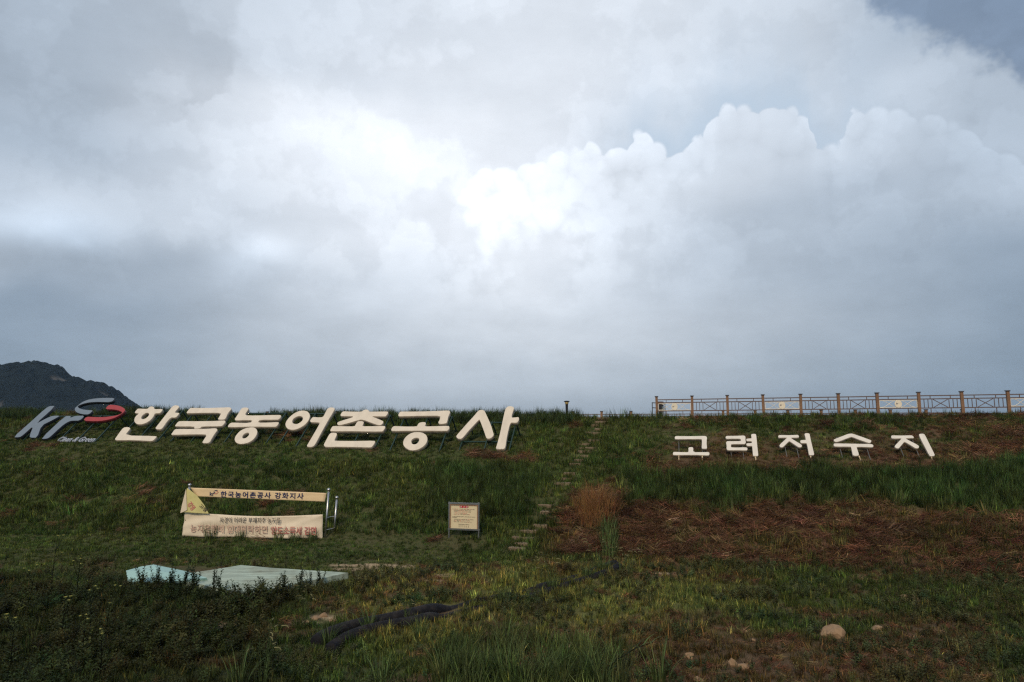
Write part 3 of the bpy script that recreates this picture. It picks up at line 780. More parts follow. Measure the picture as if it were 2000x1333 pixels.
# ------------------------------------------------------------------ banner stand
def banner():
    bl, br = px_ground(357, 1049), px_ground(633, 1053)
    ax = (br - bl); ax.z = 0; W = ax.length; ax.normalize()
    nrm = Vector((ax.y, -ax.x, 0))                      # towards the viewer
    if nrm.y > 0: nrm = -nrm
    t = empty('banner_stand', bl, 'low banner stand between steel posts at the foot of the dam', 'banner')
    rot = Matrix((ax, Vector((0, 0, 1)), nrm)).transposed(); inv = rot.inverted()
    t.rotation_euler = rot.to_euler()
    def lc(u, v): p = inv @ (px_plane(u, v, bl, nrm) - bl); return p.x, p.y
    def post(u0, v0, u1, v1, z, w=.075):
        x0, y0 = lc(u0, v0); x1, y1 = lc(u1, v1)
        MB().bar((x0, -.25, z), (x1, y1 - .09, z), w, n=12).build('post', M_CHROME, t, True)
        b = MB(); b.lathe([(.001, -.075), (.04, -.07), (.02, -.05), (.058, -.03), (.075, 0), (.058, .045), (.03, .065), (.001, .075)], 12)
        o = b.build('finial', M_CHROME, t, True); o.location = (x1, y1 - .03, z); o.rotation_euler = (-math.pi/2, 0, 0)
    post(357, 1049, 369, 947, -.05); post(633, 1053, 641, 956, -.05); post(640, 1045, 647, 974, -.55)
    x0, y0 = lc(640, 1012); MB().bar((x0 - .1, y0, -.06), (x0 + .05, y0, -.55), .022, n=8).build('brace', M_CHROME, t)
    x0, y0 = lc(640, 1036); MB().bar((x0 - .1, y0, -.06), (x0 + .05, y0, -.55), .022, n=8).build('brace', M_CHROME, t)
    def sheet(name, quad, mat, nx_=40, ny_=10, z0=0.0, amp=.03, sag=0.0, thick=.012, seed=1, kx=1.0):
        (tl, tr, brr, bll) = [Vector((*lc(*q), 0)) for q in quad]
        v, f = [], []
        for side in (0, -thick):
            for j in range(ny_ + 1):
                for i in range(nx_ + 1):
                    a, b = i / nx_, j / ny_
                    p = (tl * (1 - a) + tr * a) * (1 - b) + (bll * (1 - a) + brr * a) * b
                    y = p.y - sag * 4 * a * (1 - a) * (1 - b)
                    w = amp * (float(vnoise(np.array(a * 7 * kx + b * 2.5), np.array(b * 1.5 - a * 3), seed)) - .5) * 2 \
                        + amp * .5 * (float(vnoise(np.array(a * 17 * kx + b * 5), np.array(b * 3), seed + 3)) - .5)
                    v.append((p.x, y, z0 + w + side))
        n1_ = (nx_ + 1) * (ny_ + 1)
        for s_ in (0, n1_):
            for j in range(ny_):
                for i in range(nx_):
                    q = s_ + j * (nx_ + 1) + i
                    f.append((q, q + nx_ + 1, q + nx_ + 2, q + 1) if s_ == 0 else (q, q + 1, q + nx_ + 2, q + nx_ + 1))
        rim_ = [i for i in range(nx_ + 1)] + [(j + 1) * (nx_ + 1) + nx_ for j in range(ny_)] + \
               [ny_ * (nx_ + 1) + i for i in range(nx_ - 1, -1, -1)] + [j * (nx_ + 1) for j in range(ny_ - 1, 0, -1)]
        for a, b in zip(rim_, rim_[1:] + rim_[:1]): f.append((a, b, b + n1_, a + n1_))
        return link(name, mesh_of(name, v, f, mat, True), t)
    board = sheet('name_board', [(372,953),(637.5,963.5),(634,980.5),(383,970)], M_BANTOP, amp=.006, thick=.03)
    cloth = sheet('banner_cloth', [(361,999),(631,1005),(629,1053),(357,1048)], M_BANNER, 60, 14, amp=.075, sag=.13, seed=5)
    # words on the sheets
    def words(parent, body, mat, uv0, uv1, px_h, z, spacing=1.0, thick=.01):
        (xa, ya), (xb, yb) = lc(*uv0), lc(*uv1)
        h = px_h * (xb - xa) / (uv1[0] - uv0[0])
        o = link('lettering', text_mesh('lettering', body, mat, h, math.hypot(xb - xa, yb - ya), .004, 0, spacing, thick), parent)
        o.location = ((xa + xb) / 2, (ya + yb) / 2, z); o.rotation_euler = (0, 0, math.atan2(yb - ya, xb - xa))
        o['kind'] = 'stuff'
        return o
    words(board, '한국농어촌공사 강화지사', M_INK_NAVY, (431, 971.5), (593, 975.5), 11, .020, 1.25, .02)
    words(board, 'kr', M_INK_NAVY, (410, 968.5), (419, 968.5), 7, .020, 1, .01)
    for pts, mt in ((KR_G, M_INK_NAVY), (KR_RED, M_INK_RED)):
        P_ = [(417.5 + (x - 215) / 1320 * 9.5, 957.5 + (y - 100) / 600 * 7.5) for x, y in pts]
        o = link('swirl', solid('swirl', [[lc(*q) for q in P_]], .004, [mt], 0), board); o.location.z = .022
    words(cloth, '자경이 어려운 부재지주 농지를', M_INK_BLACK, (431, 1021), (549, 1022), 10, .085, 1.0, .0)
    words(cloth, '농지은행에 임대위탁하면', M_INK_PINK, (374, 1039.5), (524, 1042), 14, .085, 1.0, .01)
    words(cloth, '양도소득세 감면', M_INK_RED, (531, 1044), (619, 1045), 15, .085, 1.0, .015)
    # torn corner of an older banner hanging from the left post
    fl = [(369,953),(388,968),(402,986),(411,1003),(395,1002),(380,1001),(366,1000),(359,1001),(357,1000),(362,980)]
    fo = solid('loose_flap', [[lc(*q) for q in fl]], .012, [M_FLAP], 0)
    o = link('loose_flap', fo, t); o.location.z = .12
    fw = solid('folded_edge', [[lc(*q) for q in [(367.5,955),(368.5,975),(369.5,996),(361,1000),(356.5,1001.5),(360,985)]]], .012, [M_BANNER], 0)
    o2 = link('folded_edge', fw, o); o2.location.z = .03
    w = words(o, '경영', M_INK_RED, (368.5, 985.5), (378, 998), 10, .01, 1, .03)
    w = words(o, '고령', M_INK_BLACK, (392, 989), (404, 1001), 7, .01, 1, .02)
banner()

# ------------------------------------------------------------------ warning board
def warning_board():
    bl, br = px_ground(877, 1051), px_ground(936, 1054)
    ax = br - bl; ax.z = 0; ax.normalize(); nrm = Vector((ax.y, -ax.x, 0))
    if nrm.y > 0: nrm = -nrm
    rot = Matrix((ax, Vector((0, 0, 1)), nrm)).transposed(); inv = rot.inverted()
    t = empty('warning_board', bl, 'framed cream notice board with a red title on two thin legs', 'notice board'); t.rotation_euler = rot.to_euler()
    def lc(u, v): p = inv @ (px_plane(u, v, bl, nrm) - bl); return Vector((p.x, p.y, 0))
    TL, TR, BR, BL = lc(876, 983), lc(935, 984), lc(935, 1035.5), lc(877, 1034.5)
    x0, x1, y0, y1 = BL.x, BR.x, BR.y, TL.y
    MB().box(((x0 + x1) / 2, (y0 + y1) / 2, -.02), (x1 - x0, y1 - y0, .03)).build('panel', M_BOARD, t)
    for a, b in (((x0, y1), (x1, y1)), ((x0, y0), (x1, y0))):
        MB().bar((a[0] - .04, a[1], 0), (b[0] + .04, b[1], 0), .06, .055).build('frame_bar', M_CHROME, t)
    for x in (x0, x1):
        MB().bar((x, -.25, -.005), (x, y1 + .05, -.005), .05, .05).build('leg', M_CHROME, t)
    for x in (x0 + .045, x1 - .045):
        MB().bar((x, y0 + .03, .004), (x, y1 - .03, .004), .045, .03).build('frame_lip', M_BROWN, t)
    MB().bar((x0 + .03, y1 - .055, .005), (x1 - .03, y1 - .055, .005), .035, .03).build('frame_lip', M_BROWN, t)
    w = x1 - x0; h = y1 - y0
    def X(f): return x0 + f * w
    def Y(f): return y1 - f * h
    pill = []
    r = .038 * h
    for k in range(24):
        a = 2 * math.pi * k / 24
        cx = X(.62) if math.cos(a) > 0 else X(.38)
        pill.append((cx + r * math.cos(a), Y(.13) + r * math.sin(a)))
    tp = link('title_plate', solid('title_plate', [pill], .006, [M_SIGNRED], 0), t); tp.location.z = .004
    o = link('lettering', text_mesh('lettering', '경 고 문', M_WHITE, .05 * h, .27 * w, .003), tp); o.location = (X(.5), Y(.13) - .025 * h, .006)
    rg = random.Random(3)
    for fy, xa, xb, red in ((.225,.12,.86,.3),(.275,.17,.74,.25),(.325,.17,.74,.5),(.375,.17,.60,.8),(.425,.17,.70,.4),
                            (.515,.12,.87,0),(.555,.12,.27,0),(.62,.17,.82,.15),(.665,.17,.71,.2),(.715,.17,.76,.3)):
        blk, rd_ = MB(), MB()
        x = xa
        while x < xb:
            ww = rg.uniform(.012, .022)
            (rd_ if rg.random() < red else blk).box((X(x), Y(fy), 0), (ww * w, .017 * h * rg.uniform(.7, 1.1), .003))
            x += ww + (.006 if rg.random() < .75 else .022)
        if blk.v: blk.build('text_line', M_INK_BLACK, t, loc=(0, 0, .0))
        if rd_.v: rd_.build('text_line', M_SIGNRED, t, loc=(0, 0, .0005))
    o = link('lettering', text_mesh('lettering', '한국농어촌공사 강화지사', M_INK_BLACK, .03 * h, .36 * w, .003), t); o.location = (X(.5), Y(.825), 0)
    for fy in (.865, .905):
        b = MB()
        for i in range(6): b.box((X(.34 + .064 * i), Y(fy), 0), (.02 * w, .02 * h, .003))
        b.build('text_line', M_INK_BLACK, t)
warning_board()

# ------------------------------------------------------------------ crest fences
def solve_s(u, n, z):
    lo, hi = -80.0, 80.0
    for _ in range(50):
        mid = (lo + hi) / 2; x, y = to_xy(mid, n)
        if float(project(x, y, z)[0]) < u: lo = mid
        else: hi = mid
    return (lo + hi) / 2

def near_fence():
    n = 42.4
    ux = [1283,1352,1421,1491,1564,1638,1714,1795,1880,1970]
    ss = [solve_s(u, n, 5.9) for u in ux]; ss += [ss[-1] + 2.0 * k for k in (1, 2)]
    base0 = Vector((*to_xy(ss[0], n), 5.12))
    t = empty('crest_fence', base0, 'brown post and rail fence with cream emblem panels on the right crest', 'fence', rz=-TH)
    rise = lambda s_: (s_ - ss[0]) * .006
    pm_ = MB().box((0, 0, .52), (.145, .145, 1.56)).mesh('post', M_WOOD)
    cm_ = MB().box((0, 0, 0), (.21, .21, .055)).mesh('post_cap', M_CAP)
    for s_ in ss:
        p = link('post', pm_, t, (s_ - ss[0], 0, rise(s_))); p.rotation_euler = (rnd.uniform(-.012, .012), rnd.uniform(-.012, .012), rnd.uniform(-.06, .06))
        link('post_cap', cm_, p, (0, 0, 1.3275))
    def arc(cx, cz, r, a0, a1, k=14): return [(cx + r * math.cos(a0 + (a1 - a0) * i / k), 0, cz + r * math.sin(a0 + (a1 - a0) * i / k)) for i in range(k + 1)]
    T1, T2, T3 = 1.13, .95, .45
    for i in range(len(ss) - 1):
        a, b = ss[i] - ss[0] + .075, ss[i + 1] - ss[0] - .075
        za, zb = rise(ss[i]), rise(ss[i + 1])
        w = b - a
        def P(f, h, y=0.0): return (a + f * w, y, za + (zb - za) * f + h)
        for h in (T1, T2, T3): MB().bar(P(0, h), P(1, h), .05, .055).build('rail', M_RAIL, t)
        for f in (.25, .75):
            MB().bar(P(f, T2 + .03), P(f, T1 - .03), .035).build('baluster', M_RAIL, t)
            MB().bar(P(f, .05), P(f, T3 - .03), .035).build('baluster', M_RAIL, t)
        MB().bar(P(0, .12), P(1, .12), .045).build('rail', M_RAIL, t)
        if i % 3 == 0:
            pan = MB()
            pan.bar(P(.01, T2 - .055), P(.99, T2 - .055), .028); pan.bar(P(.01, T3 + .05), P(.99, T3 + .05), .028)
            for f in (.012, .988): pan.bar(P(f, T3 + .065), P(f, T2 - .07), .026)
            zc = (T2 + T3) / 2 + (za + zb) / 2; hh = (T2 - T3) / 2 - .06
            cx = (a + b) / 2
            for sg in (-1, 1):
                for up in (-1, 1):
                    pts = []
                    for k in range(17):
                        f = k / 16
                        pts.append((cx + sg * (.08 + f * (w / 2 - .10)), .0, zc + up * hh * math.cos(min(1, f * 1.12) * math.pi) * 1.0))
                    pan.tube(pts, .013, 6)
            o = pan.build('cream_panel', M_PANELCREAM, t)
            disc = []
            for k in range(32):
                th = 2 * math.pi * k / 32
                disc.append((.185 * math.cos(th), (hh + .03) * math.sin(th)))
            dm = solid('emblem_disc', [disc], .04, [M_PANELCREAM], .004)
            d = link('emblem_disc', dm, t); d.location = (cx, -.03, zc); d.rotation_euler = (math.pi / 2, 0, 0)
            lt = link('emblem', text_mesh('emblem', 'kr', M_INK_NAVY, .10, .12, .004, .25, thick=.02), d); lt.location = (-.06, -.03, .003)
            for pts, mt in ((KR_G, M_INK_NAVY), (KR_RED, M_INK_RED)):
                Q = [(.0 + (x - 215) / 1320 * .15, .095 - (y - 100) / 600 * .085) for x, y in pts]
                e = link('emblem', solid('emblem', [Q], .004, [mt], 0), d); e.location = (-.01, .0, .003)
        else:
            for f in (.09, .19, .29, .71, .81, .91): MB().bar(P(f, T3 + .03), P(f, T2 - .03), .032).build('baluster', M_RAIL, t)
            MB().bar(P(.32, T3 + .03, -.018), P(.68, T2 - .03, -.018), .034).build('brace', M_RAIL, t)
            MB().bar(P(.68, T3 + .03, .018), P(.32, T2 - .03, .018), .034).build('brace', M_RAIL, t)
near_fence()

def far_fence():
    n = 47.3
    s0, s1 = solve_s(300, n, 5.6), solve_s(1905, n, 5.6)
    start = solve_s(567, n, 5.6); k0 = int((start - s0) / 2)
    ss = [start + 2.0 * k for k in range(-k0, int((s1 - start) / 2) + 1)]
    zb = lambda s_: 5.67 - 1.05 + .12 * float(1 - sstep(-30, -8, s_))
    t = empty('waterside_fence', Vector((*to_xy(ss[0], n), 4.67)), 'low brown fence along the far side of the crest, tops above the grass', 'fence', rz=-TH)
    pm_ = MB().box((0, 0, .45), (.15, .15, 1.18)).mesh('post', M_WOOD); cm_ = MB().box((0, 0, 0), (.21, .21, .05)).mesh('post_cap', M_CAP)
    bm_ = MB().box((0, 0, .45), (.04, .04, .85)).mesh('baluster', M_RAIL)
    for i, s_ in enumerate(ss):
        p = link('post', pm_, t, (s_ - ss[0], 0, zb(s_) - 4.67)); link('post_cap', cm_, p, (0, 0, 1.0655))
        if i:
            a, b = ss[i - 1], s_
            for h in (.86, .62, .2):
                MB().bar((a - ss[0] + .08, 0, zb(a) - 4.67 + h), (b - ss[0] - .08, 0, zb(b) - 4.67 + h), .05).build('rail', M_RAIL, t)
            for f in (.25, .5, .75):
                link('baluster', bm_, t, (a - ss[0] + 2 * f, 0, zb(a) - 4.67))
far_fence()

# bollard lamp, side rail and bin on the crest
def on_crest(u, n, z):
    s_ = solve_s(u, n, z); x, y = to_xy(s_, n); return Vector((x, y, float(height_sn(s_, n)))), s_
p, _ = on_crest(1107, 42.2, 5.8)
lamp = empty('bollard_lamp', p, 'black tapered bollard lamp with an amber collar standing on the crest', 'lamp')
dz = 6.22 - p.z
b = MB(); b.lathe([(.05, -.2), (.05, 0), (.062, .3), (.085, dz - .22), (.092, dz - .20)], 16); b.build('post', M_BLACK, lamp, True)
b = MB(); b.lathe([(.09, dz - .20), (.125, dz - .06)], 16); b.build('lens', M_AMBER, lamp, True)
b = MB(); b.lathe([(.13, dz - .06), (.185, dz - .035), (.19, dz - .01), (.12, dz + .015), (.01, dz + .03)], 16); b.build('cap', M_BLACK, lamp, True)

p, s_ = on_crest(1274, 43.6, 5.9)
t = empty('side_rail', p, 'short dark steel railing at the left end of the crest fence', 'railing', rz=-TH)
hz = 6.15 - p.z
MB().bar((0, 0, -.2), (0, 0, hz), .055).build('post', M_DARKRAIL, t)
MB().bar((.75, .9, -.2), (.75, .9, hz - .02), .055).build('post', M_DARKRAIL, t)
for h in (hz - .03, hz - .34): MB().bar((.02, .03, h), (.74, .88, h - .03), .05).build('rail', M_DARKRAIL, t)
p, s_ = on_crest(1291, 43.7, 5.9)
t = empty('litter_bin', p, 'dark litter bin with a grey side behind the first fence post', 'bin', rz=-TH - .4)
hz = 6.27 - p.z
MB().box((0, 0, (hz - .25) / 2), (.22, .3, hz - .25)).build('body', M_BLACK, t)
MB().box((.112, 0, (hz - .35) / 2 + .02), (.02, .26, hz - .45)).build('side_panel', M_GREYPANEL, t)
MB().box((-.02, 0, hz - .16), (.25, .33, .17)).build('lid', M_RAIL, t)

# ------------------------------------------------------------------ steps up the dam face
def steps():
    A, B = px_ground(1013, 1074), px_ground(1176, 818)
    t = empty('steps', A, 'overgrown stone steps climbing the grassy dam face', 'steps')
    d = B - A; L_ = math.hypot(d.x, d.y); n_ = 27
    fx = Vector((d.x, d.y, 0)).normalized(); rg = random.Random(11)
    for i in range(n_ + 1):
        f = i / n_
        if i in (5, 8, 9, 10, 14, 22): continue
        x, y = A.x + d.x * f, A.y + d.y * f
        lat = Vector((fx.y, -fx.x, 0))
        q = Vector((x, y, 0)) + lat * rg.uniform(-.22, .22)
        z = float(ground(q.x, q.y))
        w = rg.uniform(.45, .85)
        bm = bmesh.new(); bmesh.ops.create_cube(bm, size=1)
        bmesh.ops.scale(bm, vec=(w, .30, .16), verts=bm.verts)
        bmesh.ops.bevel(bm, geom=bm.edges, offset=.018, segments=1, affect='EDGES')
        for v in bm.verts: v.co += Vector((rg.uniform(-.02, .02), rg.uniform(-.02, .02), rg.uniform(-.01, .01)))
        me = bpy.data.meshes.new('step'); bm.to_mesh(me); bm.free(); me.materials.append(M_STEP)
        o = link('step', me, t, (q.x - A.x, q.y - A.y, z - A.z - rg.uniform(0, .03)))
        o.rotation_euler = (0, rg.uniform(-.03, .03), math.atan2(fx.y, fx.x) - math.pi / 2 + rg.uniform(-.06, .06))
    return A, B
ST_A, ST_B = steps()

# ------------------------------------------------------------------ slab, board, pipes, rocks
def streaks(mat):
    N, L = mat.node_tree.nodes, mat.node_tree.links; P = N['Principled BSDF']
    src = P.inputs['Base Color'].links[0].from_socket
    t = N.new('ShaderNodeTexCoord'); mp = N.new('ShaderNodeMapping'); mp.inputs['Scale'].default_value = (.5, 5.5, 1); mp.inputs['Rotation'].default_value = (0, 0, .25)
    L.new(t.outputs['Object'], mp.inputs[0])
    nz = N.new('ShaderNodeTexNoise'); nz.inputs['Scale'].default_value = 1.3; nz.inputs['Detail'].default_value = 8; nz.inputs['Roughness'].default_value = .7
    L.new(mp.outputs[0], nz.inputs['Vector'])
    mr = N.new('ShaderNodeMapRange'); mr.inputs[1].default_value = .32; mr.inputs[2].default_value = .68; mr.inputs[3].default_value = .5; mr.inputs[4].default_value = 1.15
    L.new(nz.outputs['Fac'], mr.inputs[0])
    sc = N.new('ShaderNodeVectorMath'); sc.operation = 'SCALE'; L.new(src, sc.inputs[0]); L.new(mr.outputs[0], sc.inputs['Scale'])
    L.new(sc.outputs[0], P.inputs['Base Color'])
streaks(M_CONC)
def slab():
    c = [px_ground(*q) for q in ((470, 1111), (680, 1131), (480, 1172), (318, 1140))]
    zt = max(p.z for p in c[:]) * .5 + .16
    ctr = sum(c, Vector()) / 4
    t = empty('concrete_slab', Vector((ctr.x, ctr.y, zt - .3)), 'pale weathered concrete slab lying among the weeds', 'slab')
    bm = bmesh.new()
    top = [bm.verts.new((p.x - ctr.x, p.y - ctr.y, .3)) for p in c]
    f = bm.faces.new(top)
    bmesh.ops.subdivide_edges(bm, edges=bm.edges[:], cuts=6, use_grid_fill=True)
    rg = random.Random(2)
    for v in bm.verts: v.co.z += rg.uniform(-.012, .012)
    r = bmesh.ops.extrude_face_region(bm, geom=bm.faces[:])
    for v in [g for g in r['geom'] if isinstance(g, bmesh.types.BMVert)]: v.co.z = -.2
    bmesh.ops.recalc_face_normals(bm, faces=bm.faces)
    me = bpy.data.meshes.new('slab_body'); bm.to_mesh(me); bm.free(); me.materials.append(M_CONC)
    link('slab_body', me, t)
    # casting joints between the poured strips
    return zt
SLAB_Z = slab()

def foam():
    tip = px_plane(404, 1129, Vector((0, 0, SLAB_Z + .08)), Vector((0, 0, 1)))
    def at(u, v, y):
        d = ray(u, v); return ORG + d * (y / d.y)
    yb = tip.y
    pk = at(300, 1103, yb + .9); lf = at(246, 1115, yb + .55); nt = at(275, 1107, yb + .95)
    rb = at(368, 1117, yb + .75)
    fl = at(250, 1137, yb - .1); fm = at(318, 1138, yb - .35); 
    t = empty('foam_board', Vector((tip.x - .6, tip.y, SLAB_Z)), 'pale blue folded insulation board resting on the slab corner', 'board')
    top = [lf, nt, pk, rb, tip, fm, fl]
    o = t.location
    c = (pk + fm) / 2 + Vector((0, 0, .06))
    T_ = [p - o for p in top] + [c - o]
    dn = Vector((.0, .05, -.075))
    Bt = [p + dn for p in T_]
    k = len(top); ci = k
    f = [(i, ci, (i + 1) % k) for i in range(k)]
    f = [(a, c_, b) for a, b, c_ in f]
    g = [(b + k + 1, a + k + 1, c_ + k + 1) for a, b, c_ in f]
    h = [(i, i + k + 1, (i + 1) % k + k + 1, (i + 1) % k) for i in range(k)]
    me = mesh_of('sheet', T_ + Bt, f + g + h, M_FOAM)
    bm = bmesh.new(); bm.from_mesh(me); bmesh.ops.recalc_face_normals(bm, faces=bm.faces); bm.to_mesh(me); bm.free()
    link('sheet', me, t)
foam()

def pipe(name, pts_px, label, r=.125, lift=.06):
    P = [px_ground(*q) for q in pts_px]
    P = [p + Vector((0, 0, lift * (-1.2 if 860 < q[0] < 1030 else (-.5 if 1060 < q[0] < 1150 else (.3 if q[0] > 1030 else 1))))) for p, q in zip(P, pts_px)]
    # smooth resample
    out = []
    for i in range(len(P) - 1):
        p0, p1, p2, p3 = P[max(i-1, 0)], P[i], P[i+1], P[min(i+2, len(P)-1)]
        n_ = max(2, int((p2 - p1).length / .03))
        for k in range(n_):
            t = k / n_
            out.append(.5 * ((2*p1) + (p2 - p0)*t + (2*p0 - 5*p1 + 4*p2 - p3)*t*t + (3*p1 - p0 - 3*p2 + p3)*t**3))
    out.append(P[-1])
    rad = [r + (.010 if (k % 2) else -.006) for k in range(len(out))]
    o0 = out[0].copy()
    b = MB(); b.tube([p - o0 for p in out], rad, 14)
    tag(b.build(name, M_PIPE, None, True, loc=o0), label, 'pipe', 'black drain pipes in the foreground grass')
pipe('drain_pipe', [(618,1262),(632,1251),(661,1239),(707,1226),(756,1217),(805,1206),(847,1197),(882,1189),(927,1176),(973,1166),(1025,1157),(1057,1152),(1092,1141),(1134,1127),(1176,1113),(1202,1105)],
     'rear of two black corrugated pipes snaking through the grass', .145, .07)
pipe('drain_pipe', [(645,1276),(660,1264),(680,1252),(712,1240),(758,1229),(805,1221),(840,1213),(868,1205),(925,1190),(1000,1176),(1085,1151),(1134,1136),(1186,1121),(1209,1109)],
     'front of two black corrugated pipes snaking through the grass', .135, .06)

def rock(u, v, w, h, label, seed):
    rg = random.Random(seed)
    p = px_ground(u, v + h / 2)
    sc_ = p.length and (FPX / (p.y * math.cos(PITCH) + (p.z - EYE) * math.sin(PITCH)))
    rw, rh = w / sc_ / 2, h / sc_ / 2
    bm = bmesh.new(); bmesh.ops.create_icosphere(bm, subdivisions=3, radius=1)
    ax = [Vector((rg.uniform(-1, 1), rg.uniform(-1, 1), rg.uniform(-.6, 1))).normalized() for _ in range(15)]
    cut = [rg.uniform(.5, .92) for _ in ax]
    for vv in bm.verts:
        d = vv.co.normalized(); r = 1.0
        for a, c in zip(ax, cut):
            q = d.dot(a)
            if q > .01: r = min(r, c / q)
        r *= 1 + .22 * (float(vnoise(np.array(d.x * 3 + seed), np.array(d.y * 3 + d.z * 2.5), seed)) - .5) + .10 * (float(vnoise(np.array(d.x * 9 + seed), np.array(d.y * 9 + d.z * 8), seed)) - .5)
        vv.co = d * r
        vv.co = Vector((vv.co.x * rw * 1.3, vv.co.y * rw * 1.2, vv.co.z * rh * 1.3))
    me = bpy.data.meshes.new('rock'); bm.to_mesh(me); bm.free(); me.materials.append(M_ROCK)
    o = link('rock', me, None, p + Vector((0, 0, rh * .25)))
    o.rotation_euler = (rg.uniform(-.15, .15), rg.uniform(-.15, .15), rg.uniform(0, 6))
    tag(o, label, 'rock', 'loose tan rocks in the foreground')
for k, a in enumerate([
    (1626, 1228, 40, 30, 'largest tan rock, flat topped, in the right foreground'),
    (1346, 1277, 17, 15, 'small round tan rock left of the split pair'),
    (1430, 1290, 20, 22, 'left half of a pair of tan rocks at the bottom right'),
    (1455, 1297, 22, 18, 'right half of a pair of tan rocks at the bottom right'),
    (1714, 1223, 24, 12, 'thin slanted pale stone right of the largest rock'),
    (1765, 1162, 15, 8, 'small stone far right near the brown slope foot'),
    (1472, 1249, 8, 7, 'tiny stone left of the largest rock'),
    (632, 1200, 14, 10, 'upper stone of the rubble behind the pipe ends'),
    (618, 1206, 18, 11, 'middle stone of the rubble behind the pipe ends'),
    (650, 1208, 15, 10, 'right stone of the rubble behind the pipe ends'),
    (600, 1214, 15, 8, 'left stone of the rubble behind the pipe ends'),
    (478, 1172, 18, 6, 'pale stone chip under the front edge of the slab'),
    (1362, 1325, 20, 10, 'low stone at the bottom edge below the round rock')]):
    rock(*a, 30 + k)

# ------------------------------------------------------------------ vegetation
def leaf_mat(name, col=None, trans=.25, inst=True, rough=.65):
    m, N, L, P = mat_new(name)
    P.inputs['Roughness'].default_value = rough; P.inputs['Specular IOR Level'].default_value = .10
    oi = N.new('ShaderNodeObjectInfo')
    if inst:
        a = N.new('ShaderNodeAttribute'); a.attribute_type = 'INSTANCER'; a.attribute_name = 'tint'; src = a.outputs['Color']
    else:
        c = N.new('ShaderNodeRGB'); c.outputs[0].default_value = (*col, 1); src = c.outputs[0]
    va = N.new('ShaderNodeAttribute'); va.attribute_name = 'shade'       # natural colour variation from blade to blade
    sc = N.new('ShaderNodeVectorMath'); sc.operation = 'MULTIPLY'
    L.new(src, sc.inputs[0]); L.new(va.outputs['Color'], sc.inputs[1])
    L.new(sc.outputs[0], P.inputs['Base Color'])
    tr = N.new('ShaderNodeBsdfTranslucent'); L.new(sc.outputs[0], tr.inputs['Color'])
    mx_ = N.new('ShaderNodeMixShader'); mx_.inputs[0].default_value = trans
    L.new(P.outputs[0], mx_.inputs[1]); L.new(tr.outputs[0], mx_.inputs[2])
    L.new(mx_.outputs[0], N['Material Output'].inputs[0])
    return m
M_BLADE = leaf_mat('grass_blade')
M_LEAF = leaf_mat('weed_leaf', (.050, .068, .024), .25, False)
M_LEAFDARK = leaf_mat('dark_weed_leaf', (.028, .045, .018), .2, False)
M_REED = leaf_mat('reed_leaf', (.085, .125, .045), .3, False)
M_DRY = leaf_mat('dry_stalk', (.26, .125, .05), .2, False)
M_STEM = leaf_mat('plant_stem', (.10, .055, .035), .1, False)
M_YELLOW = leaf_mat('yellow_petal', (.50, .42, .12), .3, False)
M_SEED = leaf_mat('seed_head', (.20, .19, .09), .2, False)

class Leafy:
    def __init__(self): self.v, self.f, self.c = [], [], []
    def blade(self, base, direc, length, width, bend, rg, seg=3, col=None, droop=None):
        """tapering curved grass blade"""
        base = Vector(base); h = Vector((math.cos(direc), math.sin(direc), 0)); side = Vector((-h.y, h.x, 0))
        k0 = len(self.v)
        if not col:
            k_ = rg.choice((.4, .6, .8, 1.0, 1.25, 1.7)) * rg.uniform(.85, 1.15); col = [k_ * rg.uniform(.9, 1.15), k_, k_ * rg.uniform(.8, 1.1)]
        ang = rg.uniform(0.02, .25) if droop is None else droop
        p = base.copy(); step = length / seg
        for i in range(seg + 1):
            w = width * (1 - (i / seg) ** 1.6) * .5
            if i < seg:
                self.v += [p - side * w, p + side * w]; self.c += [col, col]
            else:
                self.v.append(p.copy()); self.c.append(col)
            p = p + (h * math.sin(ang) + Vector((0, 0, math.cos(ang)))) * step
            ang += bend / seg
        for i in range(seg - 1):
            a = k0 + 2 * i; self.f.append((a, a + 1, a + 3, a + 2))
        a = k0 + 2 * (seg - 1); self.f.append((a, a + 1, a + 2))
    def leaf(self, base, d, up, length, width, rg, fold=.15, col=None):
        base, d = Vector(base), Vector(d).normalized()
        side = d.cross(Vector(up)).normalized(); nrm = side.cross(d)
        col = col or [rg.uniform(.7, 1.4)] * 3
        k = len(self.v)
        self.v += [base, base + d*length*.45 + side*width/2 + nrm*fold*width, base + d*length*.45 - side*width/2 + nrm*fold*width,
                   base + d*length*.5, base + d*length - nrm * length * .12]
        self.c += [col] * 5
        self.f += [(k, k+1, k+3), (k, k+3, k+2), (k+1, k+4, k+3), (k+3, k+4, k+2)]
    def stick(self, a, b, w, col):
        a, b = Vector(a), Vector(b); d = (b - a).normalized()
        x = d.cross(Vector((.3, .2, 1))).normalized() * w; y = d.cross(x).normalized() * w
        k = len(self.v)
        self.v += [a + x, a - x*.5 + y*.87, a - x*.5 - y*.87, b + x*.5, b - x*.25 + y*.43, b - x*.25 - y*.43]; self.c += [col] * 6
        self.f += [(k, k+1, k+4, k+3), (k+1, k+2, k+5, k+4), (k+2, k, k+3, k+5)]
    def mesh(self, name, mat):
        me = mesh_of(name, self.v, self.f, mat, False)
        at = me.color_attributes.new('shade', 'FLOAT_COLOR', 'POINT')
        at.data.foreach_set('color', np.concatenate([np.array(self.c, np.float32), np.ones((len(self.c), 1), np.float32)], 1).ravel())
        return me

